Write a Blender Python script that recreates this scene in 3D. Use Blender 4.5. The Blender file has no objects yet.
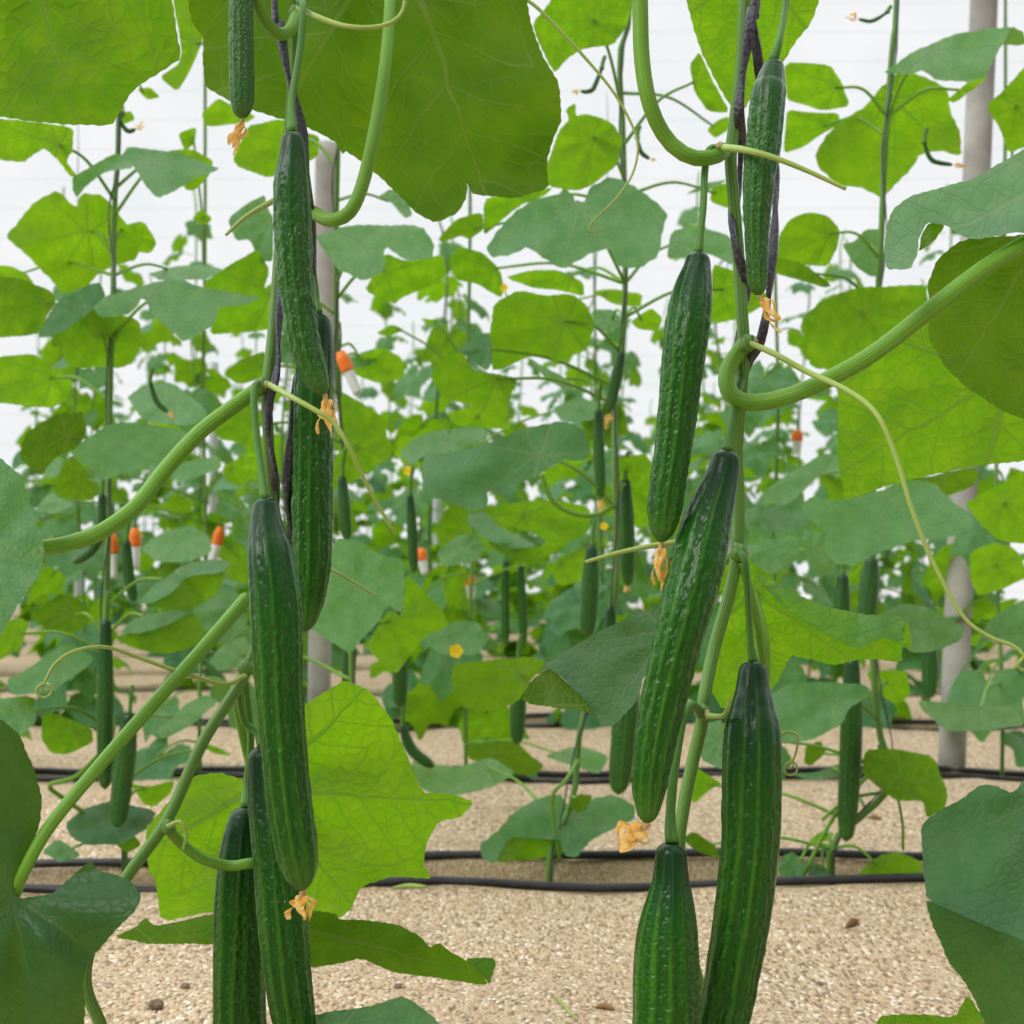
import bpy, bmesh, math, random
from math import pi, sin, cos, radians
from mathutils import Vector, Matrix, noise
from mathutils.geometry import delaunay_2d_cdt

R = random.Random(7)
scene = bpy.context.scene
COL = scene.collection
F, H, HZ = 35 / 24 * 1024, 0.43, 560          # focal length in pixels, eye height, horizon row


def P(px, py, d):
    """photo pixel at distance d -> point in the greenhouse (x right, y away, z up)"""
    return Vector(((px - 512) * d / F, d, H + (HZ - py) * d / F))


# ---------------------------------------------------------------- objects
def tag(o, label=None, cat=None, group=None, kind=None):
    if label: o['label'] = label
    if cat: o['category'] = cat
    if group: o['group'] = group
    if kind: o['kind'] = kind
    return o


def empty(name, loc):
    o = bpy.data.objects.new(name, None)
    o.empty_display_size = .05
    o.location = loc
    COL.objects.link(o)
    return o


def wpos(o):
    v = Vector(o.location)
    while o.parent:
        o = o.parent
        v = v + Vector(o.location)
    return v


def mesh_obj(name, verts, faces, mat, parent=None, origin=None, attr=None, uv=None, smooth=True, slots=None, fmat=None):
    """verts are world points; the mesh is stored about its own origin"""
    origin = Vector(verts[0]) if origin is None else Vector(origin)
    me = bpy.data.meshes.new(name)
    me.from_pydata([Vector(v) - origin for v in verts], [], faces)
    if attr:
        a = me.attributes.new('around', 'FLOAT_VECTOR', 'POINT')
        a.data.foreach_set('vector', [c for v in attr for c in v])
    if uv:
        l = me.uv_layers.new(name='UVMap')
        idx = [0] * len(me.loops)
        me.loops.foreach_get('vertex_index', idx)
        l.data.foreach_set('uv', [c for i in idx for c in uv[i]])
    me.polygons.foreach_set('use_smooth', [smooth] * len(me.polygons))
    for m in (slots or [mat]):
        me.materials.append(m)
    if fmat:
        me.polygons.foreach_set('material_index', fmat)
    me.update()
    o = bpy.data.objects.new(name, me)
    COL.objects.link(o)
    if parent:
        o.parent = parent
        o.location = origin - wpos(parent)
    else:
        o.location = origin
    return o


# ---------------------------------------------------------------- curves and tubes
def spline(pts, n):
    pts = [Vector(p) for p in pts]
    if len(pts) == 2:
        return [pts[0].lerp(pts[1], i / (n - 1)) for i in range(n)]
    q = [pts[0] * 2 - pts[1]] + pts + [pts[-1] * 2 - pts[-2]]
    seg = len(pts) - 1
    L = [0]
    for i in range(seg):
        L.append(L[-1] + (pts[i + 1] - pts[i]).length)
    out = []
    k = 0
    for i in range(n):
        s = L[-1] * i / (n - 1)
        while k < seg - 1 and s > L[k + 1]:
            k += 1
        t = min(1, max(0, (s - L[k]) / max(1e-9, L[k + 1] - L[k])))
        a, b, c, d = q[k:k + 4]
        out.append(.5 * ((2 * b) + (c - a) * t + (2 * a - 5 * b + 4 * c - d) * t * t + (3 * b - a - 3 * c + d) * t ** 3))
    return out


def frames(path):
    T = []
    for i in range(len(path)):
        t = path[min(i + 1, len(path) - 1)] - path[max(i - 1, 0)]
        T.append(t.normalized() if t.length > 1e-9 else Vector((0, 0, -1)))
    n = T[0].cross(Vector((1, 0, .01)))
    if n.length < .1:
        n = T[0].cross(Vector((0, 1, 0)))
    n.normalize()
    out = []
    for t in T:
        n = (n - t * n.dot(t)).normalized()
        out.append((n, t.cross(n)))
    return out


def tube_geo(pts, rad, n=40, sides=10, rib=0.0, ribs=5, cap=True, twist=0.0):
    """swept tube; rad is a number or f(t)"""
    path = spline(pts, n)
    fr = frames(path)
    V, A, Fc = [], [], []
    for i, p in enumerate(path):
        t = i / (n - 1)
        r = rad(t) if callable(rad) else rad
        a, b = fr[i]
        for k in range(sides):
            u = 2 * pi * k / sides
            rr = r * (1 + rib * cos(ribs * (u + twist * t)))
            V.append(p + a * cos(u) * rr + b * sin(u) * rr)
            A.append((cos(u), sin(u), t))
    for i in range(n - 1):
        for k in range(sides):
            k2 = (k + 1) % sides
            Fc.append((i * sides + k, (i + 1) * sides + k, (i + 1) * sides + k2, i * sides + k2))
    if cap:
        Fc.append(tuple(range(sides)))
        Fc.append(tuple((n - 1) * sides + k for k in reversed(range(sides))))
    return V, Fc, A


def tube(name, pts, rad, mat, parent=None, **k):
    V, Fc, A = tube_geo(pts, rad, **k)
    return mesh_obj(name, V, Fc, mat, parent, pts[0], attr=A)


# ---------------------------------------------------------------- materials
class NT:
    def __init__(s, name):
        s.m = bpy.data.materials.new(name)
        s.m.use_nodes = True
        s.t = s.m.node_tree
        s.t.nodes.clear()
        s.out = s.n('ShaderNodeOutputMaterial')

    def n(s, typ, **kw):
        nd = s.t.nodes.new(typ)
        for k, v in kw.items():
            if k.startswith('i_'):
                continue
            setattr(nd, k, v)
        return nd

    def link(s, a, b):
        s.t.links.new(a, b)

    def put(s, sock, v):
        if hasattr(v, 'is_output'):
            s.link(v, sock)
        else:
            sock.default_value = v

    def M(s, op, a, b=None, c=None, clamp=False):
        nd = s.n('ShaderNodeMath', operation=op, use_clamp=clamp)
        for i, v in enumerate((a, b, c)):
            if v is not None:
                s.put(nd.inputs[i], v)
        return nd.outputs[0]

    def sm(s, v, lo, hi, a=0.0, b=1.0):
        nd = s.n('ShaderNodeMapRange', interpolation_type='SMOOTHSTEP')
        s.put(nd.inputs[0], v); s.put(nd.inputs[1], lo); s.put(nd.inputs[2], hi)
        s.put(nd.inputs[3], a); s.put(nd.inputs[4], b)
        return nd.outputs[0]

    def mix(s, f, a, b, blend='MIX'):
        nd = s.n('ShaderNodeMix', data_type='RGBA', blend_type=blend)
        s.put(nd.inputs[0], f)
        for sock, v in ((nd.inputs[6], a), (nd.inputs[7], b)):
            s.put(sock, v if hasattr(v, 'is_output') else (*v, 1))
        return nd.outputs[2]

    def noise(s, vec, scale, detail=2.0, rough=.5, out='Fac'):
        nd = s.n('ShaderNodeTexNoise')
        if vec is not None: s.link(vec, nd.inputs['Vector'])
        nd.inputs['Scale'].default_value = scale
        nd.inputs['Detail'].default_value = detail
        nd.inputs['Roughness'].default_value = rough
        return nd.outputs[out]

    def voro(s, vec, scale, feature='F1', out='Distance', dims='3D'):
        nd = s.n('ShaderNodeTexVoronoi', feature=feature, voronoi_dimensions=dims)
        if vec is not None: s.link(vec, nd.inputs['Vector'])
        nd.inputs['Scale'].default_value = scale
        return nd.outputs[out]

    def vmul(s, vec, xyz):
        nd = s.n('ShaderNodeVectorMath', operation='MULTIPLY')
        s.link(vec, nd.inputs[0]); nd.inputs[1].default_value = xyz
        return nd.outputs[0]

    def bump(s, h, strength, dist=.001):
        nd = s.n('ShaderNodeBump')
        s.link(h, nd.inputs['Height'])
        s.put(nd.inputs['Strength'], strength); nd.inputs['Distance'].default_value = dist
        return nd.outputs[0]

    def pbsdf(s, col, rough, spec=.5, normal=None, **kw):
        nd = s.n('ShaderNodeBsdfPrincipled')
        s.put(nd.inputs['Base Color'], col if hasattr(col, 'is_output') else (*col, 1))
        s.put(nd.inputs['Roughness'], rough)
        s.put(nd.inputs['Specular IOR Level'], spec)
        if normal is not None: s.link(normal, nd.inputs['Normal'])
        for k, v in kw.items(): s.put(nd.inputs[k.replace('_', ' ')], v)
        return nd.outputs[0]

    def done(s, sh):
        s.link(sh, s.out.inputs[0])
        return s.m


def leaf_material():
    t = NT('cucumber_leaf')
    uv = t.n('ShaderNodeUVMap').outputs[0]
    nz = t.noise(uv, 3.5, 2, .5, 'Color')
    w = t.n('ShaderNodeVectorMath', operation='MULTIPLY_ADD')
    t.link(nz, w.inputs[0]); w.inputs[1].default_value = (.10, .10, 0); t.link(uv, w.inputs[2])
    w2 = t.n('ShaderNodeVectorMath', operation='SUBTRACT')
    t.link(w.outputs[0], w2.inputs[0]); w2.inputs[1].default_value = (.05, .05, 0)
    sep = t.n('ShaderNodeSeparateXYZ'); t.link(w2.outputs[0], sep.inputs[0])
    u, v = sep.outputs[0], sep.outputs[1]
    best, bc = -9.0, 9.0
    for a in (90, 44, 136, -8, 188, -58, 238):
        c, s_ = cos(radians(a)), sin(radians(a))
        dot = t.M('ADD', t.M('MULTIPLY', u, c), t.M('MULTIPLY', v, s_))
        cr = t.M('ABSOLUTE', t.M('SUBTRACT', t.M('MULTIPLY', u, s_), t.M('MULTIPLY', v, c)))
        g = t.M('GREATER_THAN', dot, best)
        bc = t.M('ADD', t.M('MULTIPLY', cr, g), t.M('MULTIPLY', bc, t.M('SUBTRACT', 1.0, g)))
        best = t.M('MAXIMUM', dot, best)
    wd = t.M('MAXIMUM', t.M('MULTIPLY', t.M('SUBTRACT', 1.0, best), .020), .005)
    m1 = t.M('SUBTRACT', 1.0, t.sm(bc, t.M('MULTIPLY', wd, .5), t.M('MULTIPLY', wd, 1.3)))
    sc = t.M('DIVIDE', t.M('SUBTRACT', best, t.M('MULTIPLY', bc, .8)), .17)
    fr = t.M('MULTIPLY', t.M('ABSOLUTE', t.M('SUBTRACT', t.M('FRACT', t.M('ADD', sc, 10.0)), .5)), .17)
    m2 = t.M('SUBTRACT', 1.0, t.sm(fr, .002, .0085))
    v3 = t.voro(w2.outputs[0], 13.0, 'DISTANCE_TO_EDGE', dims='2D')
    m3 = t.M('SUBTRACT', 1.0, t.sm(v3, 0.0, .07))
    vein = t.M('MAXIMUM', m1, t.M('MAXIMUM', t.M('MULTIPLY', m2, .75), t.M('MULTIPLY', m3, .45)))
    puff = t.M('MULTIPLY', t.sm(v3, 0.0, .35), .6)
    rnd = t.n('ShaderNodeObjectInfo').outputs['Random']
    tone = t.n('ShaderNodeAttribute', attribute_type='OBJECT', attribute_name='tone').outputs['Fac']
    blot = t.noise(uv, 5, 3)
    back = t.n('ShaderNodeNewGeometry').outputs['Backfacing']
    up = t.mix(t.sm(blot, .3, .7), (.048, .195, .078), (.072, .250, .105))
    up = t.mix(t.M('MULTIPLY', rnd, .5), up, (.046, .17, .072))
    up = t.mix(t.M('MULTIPLY', m1, .75), up, (.17, .30, .12))
    up = t.mix(t.M('MULTIPLY', m3, .22), up, (.04, .14, .05))
    up = t.mix(t.sm(tone, .1, .8, .62, 0), up, (.017, .085, .009))  # low tone darkens the blade: leaf variety, and painted shade on some near leaves
    lo = t.mix(t.sm(blot, .3, .7), (.075, .17, .018), (.10, .21, .03))
    lo = t.mix(t.M('MULTIPLY', vein, .85), lo, (.24, .36, .10))
    tr = t.mix(rnd, (.31, .66, .006), (.22, .57, .006))
    tr = t.mix(t.sm(blot, .35, .75), tr, (.38, .70, .008))
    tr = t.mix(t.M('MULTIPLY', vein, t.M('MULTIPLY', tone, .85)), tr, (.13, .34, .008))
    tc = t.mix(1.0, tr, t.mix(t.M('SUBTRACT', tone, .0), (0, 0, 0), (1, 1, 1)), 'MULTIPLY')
    col = t.mix(back, up, lo)
    hgt = t.M('ADD', t.M('SUBTRACT', puff, t.M('MULTIPLY', vein, .9)), 0.0)
    sgn = t.M('SUBTRACT', .6, t.M('MULTIPLY', back, 2.1))
    nrm = t.bump(t.M('MULTIPLY', hgt, sgn), .4, .0016)
    pb = t.pbsdf(col, t.M('ADD', t.M('MULTIPLY', back, .2), .42), t.M('SUBTRACT', .38, t.M('MULTIPLY', back, .18)), nrm)
    tl = t.n('ShaderNodeBsdfTranslucent')
    t.link(tc, tl.inputs[0]); t.link(nrm, tl.inputs[1])
    mx = t.n('ShaderNodeMixShader'); mx.inputs[0].default_value = .45
    t.link(pb, mx.inputs[1]); t.link(tl.outputs[0], mx.inputs[2])
    return t.done(mx.outputs[0])


def cucumber_material():
    t = NT('cucumber_skin')
    at = t.n('ShaderNodeAttribute', attribute_name='around').outputs['Vector']
    sep = t.n('ShaderNodeSeparateXYZ'); t.link(at, sep.inputs[0])
    v = sep.outputs[2]
    st = t.noise(t.vmul(at, (2.6, 2.6, 1.1)), 1.6, 3, .55)              # long stripes
    mot = t.noise(t.vmul(at, (3, 3, 22)), 1.7, 3, .6)                   # mottling
    wart = t.voro(t.vmul(at, (2.4, 2.4, 26)), 1.5)
    spare = t.n('ShaderNodeAttribute', attribute_type='OBJECT', attribute_name='tone').outputs['Fac']
    rib = t.n('ShaderNodeAttribute', attribute_name='rib').outputs['Fac']
    base = t.mix(t.sm(v, .05, .36), (.006, .036, .012), (.011, .080, .004))
    line = t.M('MULTIPLY', t.M('MULTIPLY', t.sm(rib, .2, .95), t.sm(st, .36, .6)), t.sm(mot, .3, .62, .45, 1))
    base = t.mix(t.M('MULTIPLY', line, t.sm(v, .04, .25, .2, .8)), base, (.055, .22, .010))
    base = t.mix(t.M('MULTIPLY', t.sm(st, .48, .70), t.sm(v, .05, .35, .15, .6)), base, (.032, .155, .006))
    base = t.mix(t.M('MULTIPLY', t.sm(mot, .52, .72), t.sm(v, .1, .5, .05, .35)), base, (.07, .20, .025))
    base = t.mix(t.M('MULTIPLY', t.sm(v, .86, 1.0), .55), base, (.08, .22, .02))
    base = t.mix(t.M('MULTIPLY', spare, .5), base, (.11, .23, .09))
    h = t.M('ADD', t.M('MULTIPLY', mot, .8), t.M('MULTIPLY', t.sm(wart, .1, .5), -.6))
    nr = t.bump(h, t.sm(v, .08, .4, .1, .5), .0026)
    ro = t.M('ADD', t.M('MULTIPLY', mot, .12), .20)
    return t.done(t.pbsdf(base, ro, .42, nr, IOR=1.38))


def stem_material(name, a, b, hair=.35):
    t = NT(name)
    at = t.n('ShaderNodeAttribute', attribute_name='around').outputs['Vector']
    st = t.noise(t.vmul(at, (2.2, 2.2, .6)), 2.0, 2, .5)
    sp = t.noise(t.n('ShaderNodeTexCoord').outputs['Object'], 900, 2)
    c = t.mix(t.sm(st, .35, .65), a, b)
    c = t.mix(t.M('MULTIPLY', t.sm(sp, .58, .75), hair), c, (.42, .52, .26))
    nr = t.bump(t.M('ADD', st, t.M('MULTIPLY', sp, .4)), .5, .0012)
    return t.done(t.pbsdf(c, .48, .4, nr, Subsurface_Weight=.15, Subsurface_Scale=.004))


def plain(name, a, b, scale, rough=.6, spec=.4, bump=.3, dist=.001, translucent=0, detail=3):
    t = NT(name)
    oc = t.n('ShaderNodeTexCoord').outputs['Object']
    nz = t.noise(oc, scale, detail, .55)
    c = t.mix(t.sm(nz, .32, .68), a, b)
    sh = t.pbsdf(c, rough, spec, t.bump(nz, bump, dist))
    if translucent:
        tl = t.n('ShaderNodeBsdfTranslucent'); t.link(c, tl.inputs[0])
        mx = t.n('ShaderNodeMixShader'); mx.inputs[0].default_value = translucent
        t.link(sh, mx.inputs[1]); t.link(tl.outputs[0], mx.inputs[2])
        sh = mx.outputs[0]
    return t.done(sh)


def sand_material():
    t = NT('coarse_sand')
    oc = t.n('ShaderNodeTexCoord').outputs['Object']
    gs = t.vmul(oc, (1, .5, 1))
    gc = t.n('ShaderNodeTexVoronoi'); t.link(gs, gc.inputs['Vector']); gc.inputs['Scale'].default_value = 290
    hsv = t.n('ShaderNodeSeparateColor'); t.link(gc.outputs['Color'], hsv.inputs[0])
    g = hsv.outputs[0]
    ramp = t.n('ShaderNodeValToRGB'); t.link(g, ramp.inputs[0])
    el = ramp.color_ramp.elements
    el[0].position, el[0].color = 0, (.22, .15, .085, 1)
    el[1].position, el[1].color = 1, (.92, .84, .70, 1)
    for p, c in ((.10, (.27, .185, .11, 1)), (.3, (.47, .355, .225, 1)), (.62, (.62, .50, .355, 1)), (.85, (.54, .36, .20, 1))):
        e = el.new(p); e.color = c
    big = t.noise(oc, 5, 4, .6)
    c = t.mix(t.M('MULTIPLY', t.sm(big, .35, .7), .25), ramp.outputs[0], (.46, .335, .21))
    sy = t.n('ShaderNodeSeparateXYZ'); t.link(oc, sy.inputs[0])
    row = t.M('ABSOLUTE', t.M('SUBTRACT', t.M('FRACT', t.M('DIVIDE', t.M('SUBTRACT', sy.outputs[1], 1.575), .95)), .5))
    row = t.M('ADD', t.M('MULTIPLY', row, .95), t.M('MULTIPLY', t.M('SUBTRACT', big, .5), .12))
    c = t.mix(t.sm(row, .05, .14, .72, 0), c, (.17, .125, .055))       # moist strip along the drip hoses
    dots = t.voro(gs, 45)
    c = t.mix(t.M('MULTIPLY', t.sm(dots, .0, .09, 1, 0), .7), c, (.16, .11, .07))
    mid = t.noise(oc, 38, 4, .6)
    h = t.M('ADD', t.M('MULTIPLY', gc.outputs['Distance'], -.5), t.M('MULTIPLY', mid, 1.6))
    return t.done(t.pbsdf(c, .9, .2, t.bump(h, 1.0, .005)))


def wall_material():
    """white greenhouse film with faint horizontal wires and seams"""
    t = NT('greenhouse_film')
    oc = t.n('ShaderNodeTexCoord').outputs['Object']
    sep = t.n('ShaderNodeSeparateXYZ'); t.link(oc, sep.inputs[0])
    fr = t.M('ABSOLUTE', t.M('SUBTRACT', t.M('FRACT', t.M('MULTIPLY', sep.outputs[2], 3.6)), .5))
    line = t.sm(fr, .0, .06, 1, 0)
    nz = t.noise(oc, 1.2, 3)
    c = t.mix(t.sm(nz, .3, .7), (.93, .94, .96), (.88, .90, .93))
    c = t.mix(t.M('MULTIPLY', line, .22), c, (.55, .58, .62))
    d = t.n('ShaderNodeBsdfDiffuse'); t.link(c, d.inputs[0])
    tl = t.n('ShaderNodeBsdfTranslucent'); t.link(c, tl.inputs[0])
    mx = t.n('ShaderNodeMixShader'); mx.inputs[0].default_value = .7
    t.link(d.outputs[0], mx.inputs[1]); t.link(tl.outputs[0], mx.inputs[2])
    return t.done(mx.outputs[0])


LEAF = leaf_material()
CUKE = cucumber_material()
STEM = stem_material('vine_stem', (.065, .19, .02), (.17, .33, .07), .2)
STALK = stem_material('leaf_stalk_green', (.115, .30, .016), (.17, .37, .03), .1)
PEDUNCLE = stem_material('fruit_stalk_green', (.045, .16, .014), (.10, .27, .03), .08)
TENDRIL = stem_material('tendril_green', (.30, .45, .08), (.40, .52, .14), .1)
NODE = plain('dry_node', (.35, .27, .12), (.52, .44, .25), 300, .8)
PETAL = plain('withered_petal', (.86, .46, .05), (.92, .74, .34), 160, .7, .2, .6, .001, .35)
PETAL_BROWN = plain('dried_flower_neck', (.42, .25, .09), (.62, .44, .2), 300, .9)
YELLOW = plain('fresh_yellow_petal', (.9, .62, .01), (.95, .72, .03), 60, .6, .3, .3, .001, .3)
TWINE = plain('black_polythene_twine', (.012, .011, .018), (.07, .065, .10), 420, .38, .6, .8, .002)
HOSE = plain('black_drip_hose', (.012, .012, .014), (.03, .03, .033), 30, .45, .5, .2)
POST = plain('weathered_post', (.29, .28, .26), (.45, .44, .41), 9, .85, .25, .5, .002, detail=5)
PIPE = plain('grey_steel_pipe', (.42, .44, .46), (.52, .54, .56), 12, .5, .5, .1)
ORANGE = plain('orange_cap_plastic', (.85, .17, .02), (.95, .25, .03), 40, .5)
WHITE = plain('white_tube_plastic', (.70, .72, .72), (.80, .82, .82), 40, .5)
CLOD = plain('dark_soil_clod', (.13, .09, .06), (.26, .19, .13), 160, .95, .1, .9, .003)
DRYLEAF = plain('dry_leaf_scrap', (.16, .09, .04), (.3, .19, .09), 120, .9, .1)
SAND = sand_material()
FILM = wall_material()

# ---------------------------------------------------------------- leaves
TILE = {1: (0, 0), 2: (340, 0), 3: (674, 0), 4: (0, 340), 5: (340, 340), 6: (674, 340), 7: (0, 674), 8: (340, 674), 9: (674, 674)}


def T(*seq):
    """read points traced on the enlarged tiles; a bare number switches the tile (0: whole photo)"""
    out, k = [], 0
    for s in seq:
        if isinstance(s, int):
            k = s
        elif k == 0:
            out.append(Vector(s))
        else:
            out.append(Vector((TILE[k][0] + s[0] * 350 / 1024, TILE[k][1] + s[1] * 350 / 1024)))
    return out


def chaikin(poly, cut=.14):
    out = []
    n = len(poly)
    for i in range(n):
        a, b, c = poly[i - 1], poly[i], poly[(i + 1) % n]
        out += [b.lerp(a, cut), b.lerp(c, cut)]
    return out


def near_poly(p, line):
    bq, bd = None, 1e9
    for a, b in zip(line[:-1], line[1:]):
        ab = b - a
        t = max(0, min(1, (p - a).dot(ab) / max(1e-9, ab.dot(ab))))
        q = a + ab * t
        if (p - q).length < bd:
            bq, bd = q, (p - q).length
    return bq, bd


def fill(poly, step, seed, tooth=.16, still=()):
    """outline with small teeth, triangulated with an inner grid; 2D points in, (points, triangles) out"""
    poly = chaikin([Vector(p) for p in poly])
    ring = []
    n = len(poly)
    for i in range(n):
        a, b = poly[i], poly[(i + 1) % n]
        m = max(1, int((b - a).length / (step * .55)))
        for j in range(m):
            ring.append(a.lerp(b, j / m))
    n = len(ring)
    edge = []
    for i in range(n):
        tn = (ring[(i + 1) % n] - ring[i - 1])
        nr = Vector((tn.y, -tn.x)).normalized() if tn.length > 0 else Vector((0, 0))
        am = (noise.noise(Vector((i * .23, seed, 0))) * 1.0 + (.30 if i % 2 == 0 else -.30)) * tooth * step
        if any(near_poly(ring[i], ln)[1] < step * .3 for ln in still): am = 0
        edge.append(ring[i] + nr * am)
    xs, ys = [p.x for p in edge], [p.y for p in edge]
    pts = list(edge)
    y = min(ys) + step * .5
    row = 0
    while y < max(ys):
        cuts = []
        for i in range(n):
            a, b = edge[i], edge[(i + 1) % n]
            if (a.y > y) != (b.y > y):
                cuts.append(a.x + (y - a.y) / (b.y - a.y) * (b.x - a.x))
        cuts.sort()
        for c0, c1 in zip(cuts[::2], cuts[1::2]):
            x = c0 + step * (.6 + .5 * (row % 2))
            while x < c1 - step * .5:
                pts.append(Vector((x, y)))
                x += step
        y += step * .9
        row += 1
    vo, _, fo, _, _, _ = delaunay_2d_cdt(pts, [], [list(range(n))], 1, 1e-6)
    vo = [Vector(v) for v in vo]
    fo = [tuple(f) for f in fo if len(f) >= 3]
    out = []
    for f in fo:
        a = sum(vo[f[i]].x * vo[f[(i + 1) % len(f)]].y - vo[f[(i + 1) % len(f)]].x * vo[f[i]].y for i in range(len(f)))
        out.append(f if a > 0 else f[::-1])
    return vo, out


SEED = [0]
VEINS = [radians(a) for a in (90, 44, 136, -8, 188, -58, 238)]


def pleat(u, v):
    """0 on a main vein, 1 midway between two; grows from the stalk outwards"""
    r = math.hypot(u, v)
    if r < 1e-6: return 0
    a = math.atan2(v, u)
    k = min(abs((a - q + pi) % (2 * pi) - pi) for q in VEINS)
    return smooth(k / radians(23), 0, 1) * smooth(r, 0, .45)


def centroid(poly):
    return sum(poly, Vector((0, 0))) / len(poly)


def traced_leaf(parent, d, panels, origin, tip, tilt=45, step=None, wave=.05, tone=1.0, curl=.0, name='leaf', roll=0, pleats=.045):
    """panels: [(side, points)] then [(side, points, fold line, slope)]; side U shows the upper face, L the underside.
    The blade leans by `tilt`: an upper face recedes upwards, an underside comes nearer upwards."""
    SEED[0] += 1
    sd = SEED[0] * 3.71
    main = panels[0][1]
    cen = centroid(main)
    allp = [p for pn in panels for p in pn[1]]
    size = max(max(p.x for p in allp) - min(p.x for p in allp), max(p.y for p in allp) - min(p.y for p in allp))
    step = step or size / 15
    sg = (1 if panels[0][0] == 'U' else -1) * math.tan(radians(tilt))
    mpp = d / F
    org, tp = Vector(origin), Vector(tip)
    ax = tp - org
    Ln = max(ax.length, size * .45)
    ax.normalize()

    def wav(p):
        q = (p - cen) / size
        w = noise.noise(Vector((q.x * 2.3 + sd, q.y * 2.3, sd))) * wave + .35 * wave * noise.noise(Vector((q.x * 6 + sd, q.y * 6, 3)))
        return (w + curl * q.dot(q)) * size * mpp

    def dmain(p):
        return d + (cen.y - p.y) * mpp * sg + (p.x - cen.x) * mpp * math.tan(radians(roll)) + wav(p)
    V, Fc, UV = [], [], []
    for pn in panels:
        side, poly = pn[0], pn[1]
        vo, fo = fill([Vector((p.x, -p.y)) for p in poly], step, sd, still=[[Vector((q.x, -q.y)) for q in k[2]] for k in panels if len(k) > 2])
        b0 = len(V)
        for q in vo:
            p = Vector((q.x, -q.y))
            if len(pn) > 2:
                nq, ds = near_poly(p, pn[2])
                dd = dmain(nq) + pn[3] * ds * mpp + (wav(p) - wav(nq)) * .6
            else:
                dd = dmain(p)
            r = p - org
            pl = pleat((-r.x * ax.y + r.y * ax.x) / Ln, r.dot(ax) / Ln)
            dd += (-1 if side == 'U' else 1) * pleats * pl * size * mpp
            V.append(P(p.x, p.y, dd))
            UV.append(((-r.x * ax.y + r.y * ax.x) / Ln, r.dot(ax) / Ln))
        for f in fo:
            f = tuple(i + b0 for i in f)
            Fc.append(f if side == 'U' else f[::-1])
    nq = min(range(len(V)), key=lambda i: (Vector(UV[i])).length)
    o = mesh_obj(name, V, Fc, LEAF, parent, V[nq], uv=UV)
    o['tone'] = tone
    return o


def stalk_to(leaf, pts, r0, r1, mat=None, n=26, sides=8):
    return tube('leaf_stalk', pts, lambda t: r0 + (r1 - r0) * t, mat or STALK, leaf, n=n, sides=sides, rib=.035)


# ---------------------------------------------------------------- cucumbers
def cap_curve(t, a, b):
    k = 1.0
    if t < a: k *= math.sqrt(max(0, 1 - (1 - t / a) ** 2))
    if t > 1 - b: k *= math.sqrt(max(0, 1 - ((t - 1 + b) / b) ** 2))
    return k


def smooth(t, a, b):
    t = max(0, min(1, (t - a) / (b - a)))
    return t * t * (3 - 2 * t)


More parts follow.
